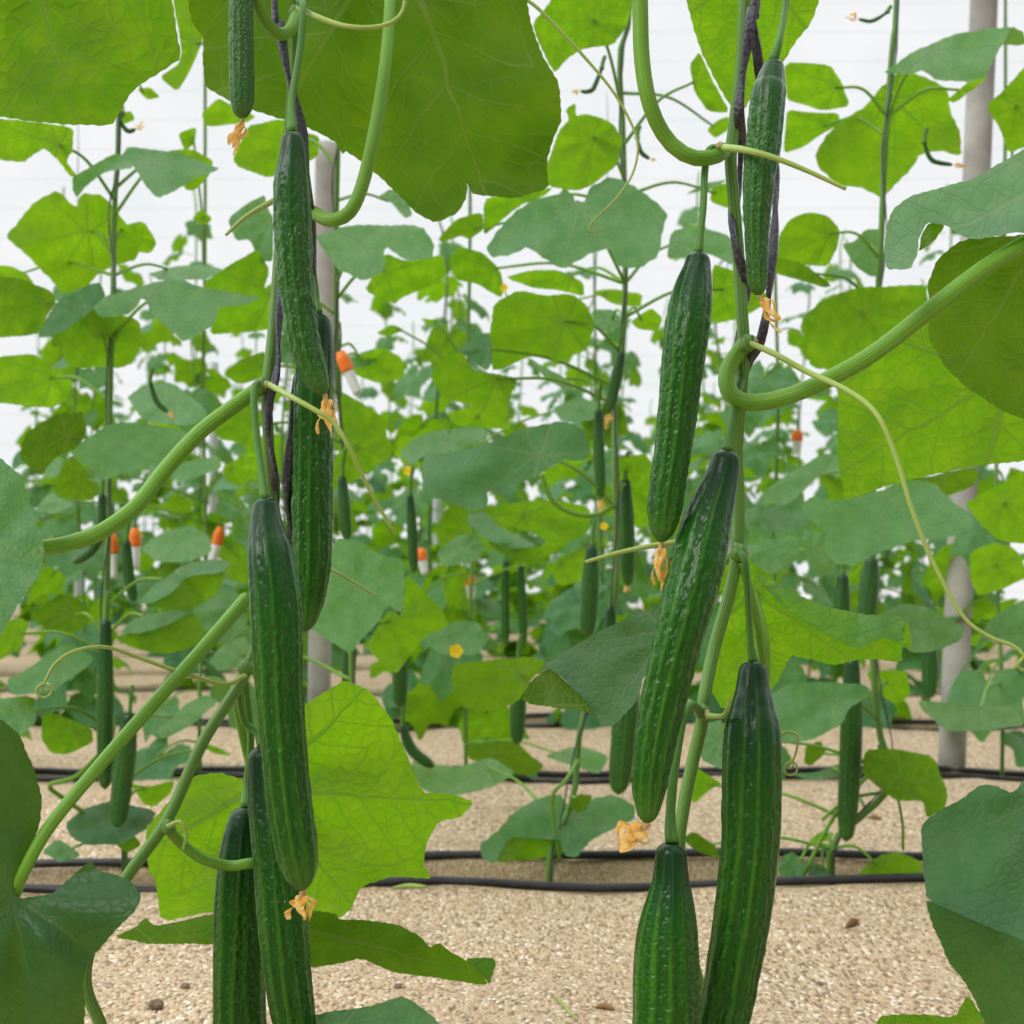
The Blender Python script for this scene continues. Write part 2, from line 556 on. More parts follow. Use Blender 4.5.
def cucumber(label, pts, ds, stalk=None, flower=None, fine=True, tone=0.0, wart=1.0, ribs=11, group=None, srad=3.6):
    """pts: (x, y, width) down the middle of the fruit in photo pixels; ds: distance (one number, or first and last)"""
    SEED[0] += 1
    sd = SEED[0] * 1.37
    np_ = len(pts)
    d0, d1 = ds if isinstance(ds, (list, tuple)) else (ds, ds)
    D = [d1 + (d0 - d1) * (1 - smooth(i / (np_ - 1), 0, .5)) for i in range(np_)]
    W = [P(p[0], p[1], d) for p, d in zip(pts, D)]
    L = [0]
    for i in range(1, np_):
        L.append(L[-1] + (W[i] - W[i - 1]).length)
    prof = spline([Vector((l / L[-1], p[2] * .5 * d / F * .965, 0)) for l, p, d in zip(L, pts, D)], 240)

    def radius(t):
        lo, hi = 0, 239
        while hi - lo > 1:
            m = (lo + hi) // 2
            if prof[m].x <= t: lo = m
            else: hi = m
        q = (t - prof[lo].x) / max(1e-9, prof[hi].x - prof[lo].x)
        return prof[lo].y + (prof[hi].y - prof[lo].y) * max(0, min(1, q))
    ca, cb = min(.2, .45 * prof[0].y * 2 / L[-1]), min(.2, .8 * prof[-1].y * 2 / L[-1])
    n, sides = (170, 72) if fine else (40, 20)
    path = spline(W, n)
    fr = frames(path)
    V, A, RB, Fc = [], [], [], []
    for i, p in enumerate(path):
        t = i / (n - 1)
        r = radius(t) * cap_curve(t, ca, cb)
        a, b = fr[i]
        body = smooth(t, .02, .16) * (1 - smooth(t, .9, 1))
        for k in range(sides):
            u = 2 * pi * k / sides
            c, s = cos(u), sin(u)
            ph = noise.noise(Vector((c + sd, s, t * 2.2))) * 1.6
            rb = cos(ribs * u + ph)
            dsp = 0
            if fine:
                dsp = .026 * rb * body
                wz = smooth(t, .1, .35) * (1 - smooth(t, .88, 1))
                dsp += wart * .042 * noise.noise(Vector((c * 3 + sd, s * 3, t * 26))) * wz
                dsp += .02 * noise.noise(Vector((c + sd, s, t * 6))) * body
                dsp += wart * .040 * max(0, noise.noise(Vector((c * 6 + sd, s * 6, t * 62))) - .08) * wz
            rr = r * (1 + dsp)
            V.append(p + a * c * rr + b * s * rr)
            A.append((c, s, t))
            RB.append(rb)
    for i in range(n - 1):
        for k in range(sides):
            k2 = (k + 1) % sides
            Fc.append((i * sides + k, (i + 1) * sides + k, (i + 1) * sides + k2, i * sides + k2))
    o = mesh_obj('cucumber', V, Fc, CUKE, None, path[0], attr=A)
    o.data.attributes.new('rib', 'FLOAT', 'POINT').data.foreach_set('value', RB)
    o['tone'] = tone
    tag(o, label, 'cucumber', group)
    if stalk:
        sp = [P(*q) if len(q) == 3 else P(q[0], q[1], d0) for q in stalk] + [path[0].lerp(path[2], .5)]
        r0 = srad * d0 / F
        tube('stalk', sp, lambda t: r0 * (1 + .45 * smooth(t, .8, 1)), PEDUNCLE, o, n=30 if fine else 12, sides=10, rib=.06)
    if flower:
        withered(o, path[-1], Vector(P(flower[0], flower[1], d1)), flower[2] * d1 / F, fine)
    return o


def withered(parent, tip, end, wid, fine=True):
    """shrivelled corolla: a short dry neck and five twisted petals"""
    SEED[0] += 1
    rr = random.Random(SEED[0])
    ax = end - tip
    L = ax.length
    V, Fc = [], []
    np_, ns = (6, 14) if fine else (4, 5)
    side = Vector((1, 0, 0)) - ax.normalized() * ax.normalized().x
    side.normalize()
    oth = ax.normalized().cross(side)
    for k in range(np_):
        a0 = 2 * pi * k / np_ + rr.uniform(-.3, .3)
        outw = side * cos(a0) + oth * sin(a0)
        ln = rr.uniform(.6, 1.15)
        curl = rr.uniform(-1.2, 1.5)
        spread = rr.uniform(0, .55) if k % 2 else rr.uniform(0, .15)
        b0 = len(V)
        for i in range(ns):
            t = i / (ns - 1)
            bul = sin(pi * min(1, t * .95 + .03)) * wid * .30
            p = tip + ax * (.12 + t * ln * .88) + outw * (bul + spread * wid * t * t + .10 * wid * sin(t * 7 + k)) + side * wid * .12 * sin(t * 5 + k * 2)
            tw = a0 + pi / 2 + curl * t + .5 * sin(t * 6 + k)
            wv = (side * cos(tw) + oth * sin(tw)) * wid * (.15 * sin(pi * (t * .8 + .12)) + .03)
            nn = outw * wid * .06 * sin(9 * t + k)
            V += [p - wv + nn, p - nn + outw * wid * .08, p + wv + nn]
        for i in range(ns - 1):
            q = b0 + i * 3
            Fc += [(q, q + 1, q + 4, q + 3), (q + 1, q + 2, q + 5, q + 4)]
    f = mesh_obj('withered_flower', V, Fc, PETAL, parent, tip)
    if fine:
        md = bpy.data.objects[f.name].modifiers.new('Subdivision', 'SUBSURF')
        md.levels = md.render_levels = 1
        tube('flower_neck', [tip - ax * .06, tip + ax * .12, tip + ax * .3], lambda t: wid * (.11 + .07 * t), PETAL_BROWN, f, n=8, sides=8)
    return f


def blob(name, c, r, mat, parent, squash=1.0):
    V, Fc = [], []
    n, m = 7, 12
    sd = SEED[0] = SEED[0] + 1
    for i in range(n + 1):
        th = pi * i / n
        for k in range(m):
            ph = 2 * pi * k / m
            v = Vector((sin(th) * cos(ph), sin(th) * sin(ph), cos(th) * squash))
            V.append(Vector(c) + v * r * (1 + .35 * noise.noise(v * 1.7 + Vector((sd, 0, 0)))))
    for i in range(n):
        for k in range(m):
            Fc.append((i * m + k, (i + 1) * m + k, (i + 1) * m + (k + 1) % m, i * m + (k + 1) % m))
    return mesh_obj(name, V, Fc, mat, parent, c, attr=[(v - Vector(c)) / r for v in V])


def coil(name, pts, r, mat, parent, turns=0, cr=.006):
    W = [Vector(p) for p in pts]
    if turns:
        p = W[-1]
        for i in range(1, int(turns * 10)):
            a = i * 2 * pi / 10
            k = cr * (1 - i / (turns * 14))
            W.append(p + Vector((-sin(a) * k, i * .0004, -k * (1 - cos(a)))))
    return tube(name, W, lambda t: r * (1 - .55 * t), mat, parent, n=70 if turns else 48, sides=7)


# ================================================================= setting
def furrow(x, y):
    z = 0
    for k in range(1, 14):
        yr = 2.05 + .95 * (k - 1)
        z += -.022 * math.exp(-((y - yr) / .075) ** 2)
    z += .028 * (noise.noise(Vector((x * 1.1, y * 1.3, 0))) ) + .012 * noise.noise(Vector((x * 4, y * 4.5, 2))) + .005 * noise.noise(Vector((x * 13, y * 13, 5)))
    return z


def gridline(a, b, n, e=1.0):
    return [a + (b - a) * (i / n) ** e for i in range(n + 1)]


ys = [-4, -2, -1, -.3, 0, .15] + gridline(.3, 2.6, 150) + gridline(2.62, 14.2, 200, 1.3)
xs = [-9 + 18 * i / 40 for i in range(11)] + [-4.4 + i * .2 for i in range(12)] + [-2.1 + i * .03 for i in range(141)] + [2.3 + i * .2 for i in range(11)] + [4.6 + i * .45 for i in range(11)]
V = [Vector((x, y, furrow(x, y))) for y in ys for x in xs]
nx = len(xs)
Fc = [(j * nx + i, j * nx + i + 1, (j + 1) * nx + i + 1, (j + 1) * nx + i) for j in range(len(ys) - 1) for i in range(nx - 1)]
tag(mesh_obj('floor', V, Fc, SAND, None, (0, 0, 0)), kind='structure')

V = [Vector((x, 14.1, z)) for z in (-.1, 9) for x in (-12, 12)]
tag(mesh_obj('wall_back', V, [(0, 1, 3, 2)], FILM, None, (0, 14.1, 0), smooth=False), kind='structure')


def ground(x, y):
    return Vector((x, y, furrow(x, y)))


# drip hoses, a pair at each row
for row, (yn, yf) in enumerate(((1.975, 2.135), (2.93, 3.06), (3.9, 4.02), (4.86, None))):
    for q, y in enumerate((yn, yf)):
        if y is None: continue
        pts = []
        for i in range(38):
            x = -3.2 + 6.4 * i / 27
            pts.append(Vector((x, y + .012 * noise.noise(Vector((x * 1.5, y, 1))), furrow(x, y) + .008 + .004 * noise.noise(Vector((x * 2, y, 7))))))
        o = tube('drip_hose', pts, .0062, HOSE, None, n=120, sides=10)
        nm = ['first furrow behind the hanging cucumbers', 'second furrow, by the thick grey post', 'third furrow back', 'fourth furrow back'][row]
        tag(o, 'black drip hose, %s side of the %s' % ('near' if q == 0 else 'far', nm), 'hose', 'drip hoses on the sand')


# ---------------------------------------------------------------- posts and pipes
def post(label, top, bot, d, wpx, mat, ztop=None, name='support_post'):
    a, b = P(top[0], top[1], d), P(bot[0], bot[1], d)
    if ztop:
        a = b + (a - b) * ((ztop - b.z) / (a.z - b.z))
    b = Vector((b.x, d, furrow(b.x, d) - .02))
    r = wpx * .5 * d / F
    V, Fc, A = tube_geo([a, a.lerp(b, .5), b], r, n=30, sides=20)
    o = mesh_obj(name, V, Fc, mat, None, b, attr=A)
    return tag(o, label, 'post')


post('thick weathered grey post standing at the right beyond the first furrow', (984, 0), (951, 778), 3.08, 27, POST, 1.9)
post('weathered grey post behind the twin warty cucumbers hanging at upper left', (327, 140), (318, 760), 3.12, 23, POST, 1.3)
post('slim steel pipe just left of the large dark drooping leaf', (437, 480), (438, 690), 5.3, 9, PIPE, .75, 'steel_pipe')
post('slim steel pipe rising behind the thick leaf stalk at left', (214, 360), (213, 560), 6.2, 9, PIPE, 1.25, 'steel_pipe')
post('slim steel pipe in front of the white film, above the dark drooping leaf', (472, 280), (470, 500), 9.15, 9, PIPE, 1.7, 'steel_pipe')
post('short pale pipe low at left, just left of the hanging dark cucumber', (79, 560), (78, 690), 5.2, 9, PIPE, .42, 'steel_pipe')
post('pale pipe standing just right of the long stem, mid-distance', (728, 520), (727, 640), 6.3, 11, PIPE, .85, 'steel_pipe')

# ================================================================= vines
class Vine:
    def __init__(s, label, stem_pts, r, group=None, n=60):
        """stem_pts: world points from top to root"""
        s.pts = [Vector(p) for p in stem_pts]
        s.root = empty('cucumber_vine', s.pts[-1])
        tag(s.root, label, 'cucumber plant', group)
        s.stem = tube('main_stem', s.pts, lambda t: r * (.8 + .25 * t), STEM, s.root, n=n, sides=12, rib=.09)
        s.path = spline(s.pts, 80)

    def at_z(s, z):
        return min(s.path, key=lambda p: abs(p.z - z))


def gp(px, d):
    x = (px - 512) * d / F
    return ground(x, d) - Vector((0, 0, .01))


# --- the two near vines ---------------------------------------------------
DL = 1.05
left = Vine('near left cucumber vine with big leaves, its stem bending to the lower left',
            [P(x, y, d) for x, y, d in ((302, -500, 1.07), (297, -60, 1.05), (296, 10, 1.05), (294, 70, 1.055), (288, 140, 1.07), (280, 240, 1.07), (273, 330, 1.05),
             (267, 390, 1.04), (269, 450, 1.05), (272, 530, 1.06), (264, 610, 1.06), (246, 672, 1.05), (203, 742, 1.03), (167, 820, 1.02), (126, 878, 1.02), (95, 935, 1.02),
             (86, 985, 1.03), (104, 1035, 1.04), (112, 1100, 1.05))] + [gp(115, 1.05)], .0042, n=160)
right = Vine('near right cucumber vine, thick looping leaf stalks leaving its twine-wound stem',
             [P(x, y, d) for x, y, d in ((752, -500, 1.05), (748, -60, 1.04), (745, 0, 1.04), (741, 70, 1.04), (735, 120, 1.04), (731, 160, 1.04), (734, 200, 1.04), (739, 260, 1.045), (742, 310, 1.045),
              (744, 350, 1.045), (741, 400, 1.05), (737, 450, 1.06), (739, 510, 1.06), (737, 555, 1.06), (728, 600, 1.06), (714, 650, 1.06), (704, 700, 1.05), (702, 724, 1.055),
              (694, 757, 1.06), (684, 806, 1.06), (679, 850, 1.06), (684, 930, 1.07), (700, 990, 1.08), (707, 1060, 1.08))] + [gp(708, 1.08)], .0047, n=160)

for c, r, v in (((262, 385, 1.033), 7.5, left), ((297, 12, 1.045), 8, left), ((168, 826, 1.018), 8, left), ((246, 668, 1.047), 8, left),
                ((724, 150, 1.03), 8, right), ((748, 343, 1.035), 9, right), ((702, 712, 1.042), 8, right), ((739, 552, 1.055), 9, right)):
    blob('stem_node', P(*c), r * c[2] / F, STEM, v.root)
for c, r, v in (((267, 384, 1.024), 3.4, left), ((720, 146, 1.021), 4.5, right), ((707, 713, 1.033), 3.4, right), ((757, 340, 1.03), 3.2, right)):
    blob('dry_stub', P(*c), r * c[2] / F, NODE, v.root)

# --- near leaves ----------------------------------------------------------
def near_leaf(vine, d, tilt, panels, origin, tip, stalk=None, r=(7, 7), tone=1.0, step=9, wave=.07, curl=0, roll=0, label=None):
    lf = traced_leaf(vine.root, d, panels, origin, tip, tilt, step, wave, tone, curl, roll=roll)
    if label: lf['label'] = label
    if stalk:
        pts = [P(*q) for q in stalk]
        stalk_to(lf, pts, r[0] * pts[0].y / F, r[1] * pts[-1].y / F, n=60, sides=14)
    return lf


near_leaf(left, .93, 28, [('L', T(1, (-150, -330), (330, -330), (440, -120), (505, 0), (513, 70), (530, 170), (480, 205), (415, 245), (385, 270), (350, 330), (325, 364), (200, 366), (80, 355), (0, 340), (-220, 330), (-330, -50)))],
          T(1, (40, -260))[0], T(1, (230, 380))[0], [(20, -90, .99), (120, -140, 1.04), (230, -150, 1.08), (299, -140, 1.056)], tone=.80, step=10)
crease = T(2, (190, -250), (205, 0), (238, 150), (300, 420), (345, 500), (374, 543))
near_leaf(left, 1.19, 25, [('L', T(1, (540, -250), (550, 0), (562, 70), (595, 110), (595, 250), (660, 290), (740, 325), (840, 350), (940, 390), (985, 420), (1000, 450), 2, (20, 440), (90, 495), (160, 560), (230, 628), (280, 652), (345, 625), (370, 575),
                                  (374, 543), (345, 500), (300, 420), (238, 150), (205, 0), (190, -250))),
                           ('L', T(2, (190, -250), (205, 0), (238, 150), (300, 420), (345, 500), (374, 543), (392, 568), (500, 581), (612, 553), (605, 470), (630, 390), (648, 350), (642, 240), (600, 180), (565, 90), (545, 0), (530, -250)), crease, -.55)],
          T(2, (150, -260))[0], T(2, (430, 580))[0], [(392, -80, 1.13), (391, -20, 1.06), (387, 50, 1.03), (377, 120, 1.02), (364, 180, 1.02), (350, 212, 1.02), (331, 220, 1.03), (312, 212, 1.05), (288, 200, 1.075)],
          (4.8, 7), tone=.42, step=8, wave=.13, label='dark leaf underside hanging from the top with a drooping left lobe')  # low tone: shade of leaves overhead put into the blade colour
near_leaf(right, .985, 62, [('U', T(3, (620, 660), (640, 610), (690, 575), (780, 550), (880, 520), (1000, 450), (1150, 380), (1150, 695), (1000, 680), (880, 702), (830, 685), (800, 660), (740, 650), (715, 700), (712, 740), (690, 788), (620, 790), (615, 720))),
                            ('L', T(3, (715, 740), (722, 690), (745, 652), (795, 655), (760, 705)), T(3, (715, 700), (740, 650), (800, 660)), .8)],
          T(3, (1120, 520))[0], T(3, (640, 760))[0], [(1057, 178, 1.02), (1080, 260, 1.1), (1070, 330, 1.2), (1000, 300, 1.2)], tone=.9, wave=.05, step=8)
near_leaf(right, 1.02, 22, [('L', T(3, (745, 890), (742, 830), (770, 760), (830, 710), (870, 695), (1000, 690), (1160, 650), 6, (1160, 280), (1024, 232), (940, 198), (860, 142), (795, 85), (745, 0)))],
          (1045, 230), (950, 390), [(1045, 232, .985), (985, 268, .97), (930, 310, .97), (870, 356, .985), (810, 388, 1.01), (765, 402, 1.02), (738, 400, 1.025), (727, 385, 1.03), (731, 364, 1.04), (748, 340, 1.045)],
          (8.5, 8.5), tone=.5, wave=.09, step=8)
near_leaf(right, 1.16, 24, [('L', T(6, (480, 110), (540, 60), (640, 20), (700, -60), (860, -60), (1150, 100), (1150, 340), (1024, 355), (900, 365), (720, 400), (600, 435), (500, 470), (495, 420), (480, 380), (478, 250)))],
          (1010, 372), (845, 470), [(1010, 372, 1.15), (960, 298, 1.1), (870, 357, 1.09), (815, 388, 1.08), (768, 402, 1.07), (743, 401, 1.055)], (5, 5), tone=.95, step=9)
near_leaf(right, 1.21, 30, [('L', T(3, (35, 0), (30, -140), (430, -140), (425, 0), (400, 70), (345, 140), (320, 180), (280, 200), (200, 330), (165, 312), (120, 230), (80, 150), (55, 80)))],
          T(3, (230, -110))[0], T(3, (190, 330))[0], [(752, -38, 1.23), (752, -60, 1.15), (749, -75, 1.05)], (4, 5), tone=.95)
fold = T(6, (235, 690), (275, 735), (330, 790), (430, 850), (540, 906), (610, 868), (668, 888))
near_leaf(right, 1.15, 30, [('L', T(6, (225, 690), (250, 700), (330, 790), (430, 850), (540, 906), (610, 868), (668, 888), (670, 945), (560, 932), (470, 952), (380, 930), (340, 922), (300, 1010), (200, 1060), (140, 1080), (110, 1024), (110, 900), (170, 780))),
                            ('U', T(6, (230, 682), (275, 692), (330, 732), (450, 780), (550, 802), (665, 808), (678, 835), (668, 888), (610, 870), (540, 908), (430, 853), (330, 793)), fold, .75),
                            ('L', T(6, (655, 862), (684, 818), (697, 905), (665, 892)), T(6, (660, 860), (668, 890)), -.5)],
          (752, 590), (850, 660), [(754, 590, 1.13), (765, 640, 1.11), (766, 680, 1.10), (757, 620, 1.07), (742, 562, 1.055)], (4, 4), tone=.95, step=7)
fold = T(5, (575, 975), 8, (610, -20), (650, 12), (700, 60), (740, 100))
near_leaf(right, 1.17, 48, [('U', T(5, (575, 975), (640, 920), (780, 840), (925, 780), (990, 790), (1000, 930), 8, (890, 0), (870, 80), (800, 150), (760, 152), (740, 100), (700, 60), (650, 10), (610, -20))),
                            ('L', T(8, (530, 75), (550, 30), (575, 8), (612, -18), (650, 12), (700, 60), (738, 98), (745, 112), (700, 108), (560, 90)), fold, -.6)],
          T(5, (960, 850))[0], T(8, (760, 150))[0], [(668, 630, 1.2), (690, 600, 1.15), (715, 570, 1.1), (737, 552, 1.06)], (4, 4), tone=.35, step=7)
fold = T(9, (728, 655), (740, 660), (900, 730), (1024, 782), (1130, 820))
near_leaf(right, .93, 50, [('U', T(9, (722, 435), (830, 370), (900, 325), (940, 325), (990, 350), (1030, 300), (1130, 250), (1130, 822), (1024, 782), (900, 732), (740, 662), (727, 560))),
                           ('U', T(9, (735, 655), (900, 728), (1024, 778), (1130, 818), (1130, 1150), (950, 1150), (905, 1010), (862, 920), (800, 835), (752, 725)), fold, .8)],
          (1060, 790), (930, 850), [(1062, 792, .97), (1110, 900, .99), (1010, 1080, 1.03), (820, 1130, 1.06), (709, 1130, 1.08)], (6, 5), tone=.35, step=8,  # low tone paints in the shade of the half folded away from light
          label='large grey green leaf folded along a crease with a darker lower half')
near_leaf(right, .99, 35, [('L', T(9, (590, 1000), (720, 995), (820, 1003), (860, 935), (900, 1000), (950, 1120), (600, 1120)))], T(9, (850, 1100))[0], T(9, (600, 1000))[0],
          [(968, 1045, .99), (900, 1110, 1.05), (800, 1140, 1.08), (709, 1120, 1.08)], (4, 4), tone=.8)
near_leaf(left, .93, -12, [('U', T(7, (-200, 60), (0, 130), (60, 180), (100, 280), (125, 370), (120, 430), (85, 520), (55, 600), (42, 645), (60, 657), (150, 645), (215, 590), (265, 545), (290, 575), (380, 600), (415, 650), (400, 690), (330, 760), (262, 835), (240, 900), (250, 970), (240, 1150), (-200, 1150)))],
          T(7, (38, 650))[0], T(7, (120, 1100))[0], [(14, 897, .935), (24, 872, .925), (50, 826, .93), (100, 765, .95), (150, 708, .98), (200, 652, 1.01), (247, 598, 1.05)], (6, 7), tone=.22, step=8, wave=.16,  # low tone: blade painted dark as if turned from the light
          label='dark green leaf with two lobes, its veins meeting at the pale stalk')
near_leaf(left, .89, 45, [('U', T(4, (-200, 300), (0, 340), (60, 400), (100, 510), (130, 610), (120, 680), (50, 780), (0, 870), (-150, 920), (-230, 600)))],
          T(4, (-60, 620))[0], T(4, (60, 800))[0], [(-22, 553, .93), (20, 549, .95), (60, 545, .955), (98, 533, .96), (135, 507, .98), (165, 470, 1.0), (198, 434, 1.01), (230, 409, 1.02), (262, 386, 1.035)], (8.5, 7.5), tone=.8, step=9)
near_leaf(left, 1.2, 22, [('L', T(7, (720, 310), (760, 250), (880, 95), (970, 40), (1005, 20), 8, (30, 25), (90, 50), (150, 130), (190, 220), (240, 345), (320, 350), (393, 375), (350, 420), (290, 430), (250, 500), (243, 555), (272, 602), (160, 590), (60, 622), (30, 690), (0, 712), 7, (900, 730), (700, 720), (620, 692), (470, 727), (455, 600), (432, 580), (425, 450), (470, 400), (560, 300), (640, 285)))],
          (256, 790), (430, 800), [(256, 790, 1.19), (240, 720, 1.14), (235, 690, 1.08), (246, 670, 1.05)], (5, 5), tone=1.0, step=9, wave=.09,
          label='broad bright leaf glowing behind the cucumbers, with ragged corners')
near_leaf(left, 1.16, 40, [('L', T(7, (330, 770), (400, 740), (425, 712), (455, 738), (620, 702), (900, 690), (980, 700), 8, (0, 720), (60, 717), (170, 732), (230, 762), (262, 802), (290, 786), (320, 812), (362, 832), (420, 880), (432, 910), (350, 900), (250, 885), (150, 872), (60, 832), 7, (980, 850), (900, 860), (750, 800), (600, 790), (450, 790))),
                           ('U', T(8, (362, 832), (445, 830), (457, 846), (438, 911), (420, 882)), T(8, (362, 832), (420, 880), (435, 911)), .5)],
          (290, 925), (480, 975), [(290, 925, 1.15), (262, 880, 1.1), (256, 864, 1.042), (230, 866, 1.042), (203, 859, 1.035), (183, 845, 1.03), (168, 828, 1.02)], (5, 5.5), tone=.6, step=7, wave=.14)
near_leaf(left, 1.03, 55, [('U', T(8, (-170, 1040), (-100, 1000), (100, 970), (190, 938), (295, 1024), (340, 1120), (-170, 1120)))], (330, 1050), (440, 1025),
          [(330, 1048, 1.03), (250, 1080, 1.06), (112, 1095, 1.05)], (4, 4), tone=.7)

# near bare stalks and tendrils
def bit(v, name, pts, r, mat, turns=0, cr=.006):
    W = [P(*q) for q in pts]
    if name == 'tendril':
        return coil(name, W, r * W[0].y / F, mat, v.root, turns, cr)
    return tube(name, W, r * W[0].y / F, mat, v.root, n=50, sides=12, rib=.05)


bit(left, 'leaf_stalk', [(256, -40, 1.0), (258, 0, 1.0), (266, 22, 1.01), (279, 34, 1.02), (290, 30, 1.03), (297, 14, 1.045)], 6.5, STALK)
bit(left, 'tendril', [(299, 8, 1.03), (315, 16, 1.0), (345, 26, .98), (375, 27, .98), (395, 20, .98), (404, 6, .98), (404, -20, .98)], 3.6, TENDRIL)
bit(left, 'tendril', [(268, 384, 1.03), (290, 396, .965), (315, 410, .95), (333, 422, .95), (348, 445, .95), (362, 475, .96), (378, 505, .97), (394, 532, .98)], 3.4, TENDRIL)
bit(left, 'tendril', [(285, 195, 1.06), (262, 207, 1.05), (243, 219, 1.04), (226, 235, 1.03)], 3.4, TENDRIL)
bit(left, 'tendril', [(266, 545, 1.07), (300, 556, 1.09), (338, 573, 1.1), (376, 596, 1.1)], 2.4, TENDRIL)
bit(left, 'tendril', [(246, 675, 1.04), (224, 684, 1.03), (180, 672, 1.0), (140, 658, .99), (105, 647, .98), (75, 651, .98), (55, 664, .98), (44, 684, .98)], 2.6, TENDRIL, 2.2, .0055)
bit(left, 'tendril', [(168, 826, 1.01), (180, 822, 1.0), (186, 834, 1.0), (183, 850, 1.0)], 2.6, TENDRIL)
bit(right, 'leaf_stalk', [(646, -500, 1.0), (638, -60, 1.0), (640, 0, 1.0), (642, 60, 1.0), (650, 105, 1.0), (666, 138, 1.01), (688, 156, 1.01), (710, 158, 1.02), (724, 151, 1.03)], 8, STALK)
bit(right, 'tendril', [(724, 148, 1.02), (745, 150, .975), (775, 158, .965), (810, 172, .965), (846, 189, .965)], 4.2, TENDRIL)
bit(right, 'tendril', [(748, 342, 1.035), (775, 354, 1.0), (808, 372, .99), (850, 392, .95), (877, 415, .93), (895, 455, .925), (912, 510, .92), (932, 560, .92), (962, 615, .92), (990, 637, .92), (1012, 645, .92), (1026, 657, .92)], 3.3, TENDRIL, 1.2, .006)
bit(right, 'tendril', [(726, 540, 1.06), (690, 541, 1.06), (650, 546, 1.05), (617, 553, 1.05), (585, 562, 1.05)], 4, TENDRIL)
bit(right, 'tendril', [(510, -8, 1.3), (530, 2, 1.3), (548, 18, 1.3), (580, 52, 1.3), (612, 90, 1.3), (632, 125, 1.3), (638, 148, 1.3), (632, 175, 1.3), (615, 200, 1.3), (594, 220, 1.3), (588, 232, 1.3), (604, 229, 1.3)], 2.0, TENDRIL)
bit(right, 'tendril', [(707, 716, 1.03), (722, 716, 1.02), (728, 708, 1.01), (730, 698, 1.01)], 3.4, TENDRIL)
bit(right, 'tendril', [(757, 700, 1.08), (775, 735, 1.08), (786, 732, 1.07), (797, 735, 1.07), (797, 748, 1.07), (792, 762, 1.07)], 1.8, TENDRIL, 2, .006)

# --- near cucumbers -------------------------------------------------------
cucumber('slim pale young cucumber cut off by the photo top, withered flower at its tip', [(242, -80, 18), (241, -20, 23), (241, 40, 25), (242, 90, 25), (242, 108, 21), (243, 119, 14)], .99,
         [(262, -180, 1.06), (250, -120, 1.02)], (231, 153, 16), tone=.6, wart=.8)
cucumber('warty cucumber hanging from the upper left vine, dark ribbed neck, narrow tip, orange flower',
         [(292, 131, 20), (293, 145, 26), (293, 160, 30), (292, 180, 37), (292, 205, 39), (293, 240, 38), (295, 275, 36), (299, 307, 34), (304, 340, 32), (310, 362, 30), (317, 380, 25), (325, 395, 14)], .965,
         [(299, 2, 1.03), (303, 6, 1.0), (300, 50, .99), (292, 100, .98)], (332, 438, 20), tone=.25, wart=1.8)
cucumber('long cucumber half hidden behind the warty one, black twine down its left edge',
         [(318, 312, 22), (316, 340, 34), (313, 400, 40), (312, 500, 41), (312, 550, 40), (310, 585, 36), (307, 612, 27), (304, 632, 14)], 1.045,
         [(297, 240, 1.09), (310, 270, 1.08)], None, wart=1.3)
cucumber('large long cucumber in front of the left vine, yellow withered flower at its tip',
         [(265, 497, 24), (266, 508, 28), (266, 522, 33), (268, 540, 41), (271, 560, 48), (275, 600, 53), (277, 640, 52), (279, 690, 49), (283, 740, 47), (288, 790, 46), (294, 835, 45), (299, 865, 39), (303, 891, 20)], (.985, .965),
         [(258, 383, 1.025), (254, 390, 1.01), (256, 430, 1.0), (262, 475, .99)], (301, 922, 25), wart=.9)
cucumber('smooth dark cucumber with a blunt neck at the bottom, leaf stalk crossing it', [(246, 806, 24), (245, 820, 34), (243, 840, 42), (242, 870, 50), (240, 920, 54), (239, 1000, 54), (240, 1050, 54), (243, 1100, 40)], 1.08,
         [(244, 672, 1.06), (246, 690, 1.07), (251, 740, 1.08), (247, 780, 1.09)], None, wart=.35)
cucumber('cucumber largely hidden behind the long one with the yellow flower, lower left', [(262, 745, 28), (267, 790, 40), (275, 850, 47), (282, 920, 50), (288, 980, 48), (294, 1020, 44), (298, 1050, 38), (301, 1075, 20)], (1.05, 1.03),
         [(250, 668, 1.05), (240, 685, 1.05), (244, 720, 1.06), (256, 732, 1.06)], None, wart=.5)
cucumber('warty narrow cucumber beside the stem at upper right, dried curly flower',
         [(773, 60, 18), (773, 68, 23), (770, 85, 32), (768, 100, 36), (764, 140, 36), (760, 170, 33), (758, 200, 30), (757, 220, 27), (757, 240, 24), (757, 275, 21), (758, 287, 18), (759, 296, 12)], (1.0, .985),
         [(792, -60, 1.03), (786, 0, 1.02), (779, 40, 1.0)], (782, 327, 17), tone=.30, wart=1.5)
cucumber('glossy cucumber hanging higher in the right pair, cream withered flower at its tip',
         [(698, 252, 22), (697, 268, 29), (693, 290, 40), (689, 315, 45), (685, 345, 45), (679, 400, 41), (673, 450, 38), (667, 490, 37), (664, 515, 34), (661, 543, 18)], (1.0, .975),
         [(718, 148, 1.03), (709, 150, 1.02), (705, 170, 1.02), (703, 210, 1.01)], (661, 587, 19), wart=1.1)
cucumber('longest slanting cucumber crossing in front of the right stem, yellow flower at its tip',
         [(728, 450, 26), (721, 480, 36), (708, 520, 50), (698, 560, 56), (688, 600, 54), (678, 640, 50), (664, 700, 47), (656, 740, 43), (650, 780, 37), (648, 806, 27), (647, 824, 14)], (1.0, .965),
         [(743, 372, 1.05), (737, 400, 1.03), (731, 430, 1.01)], (616, 848, 32), wart=1.2, srad=4.5)
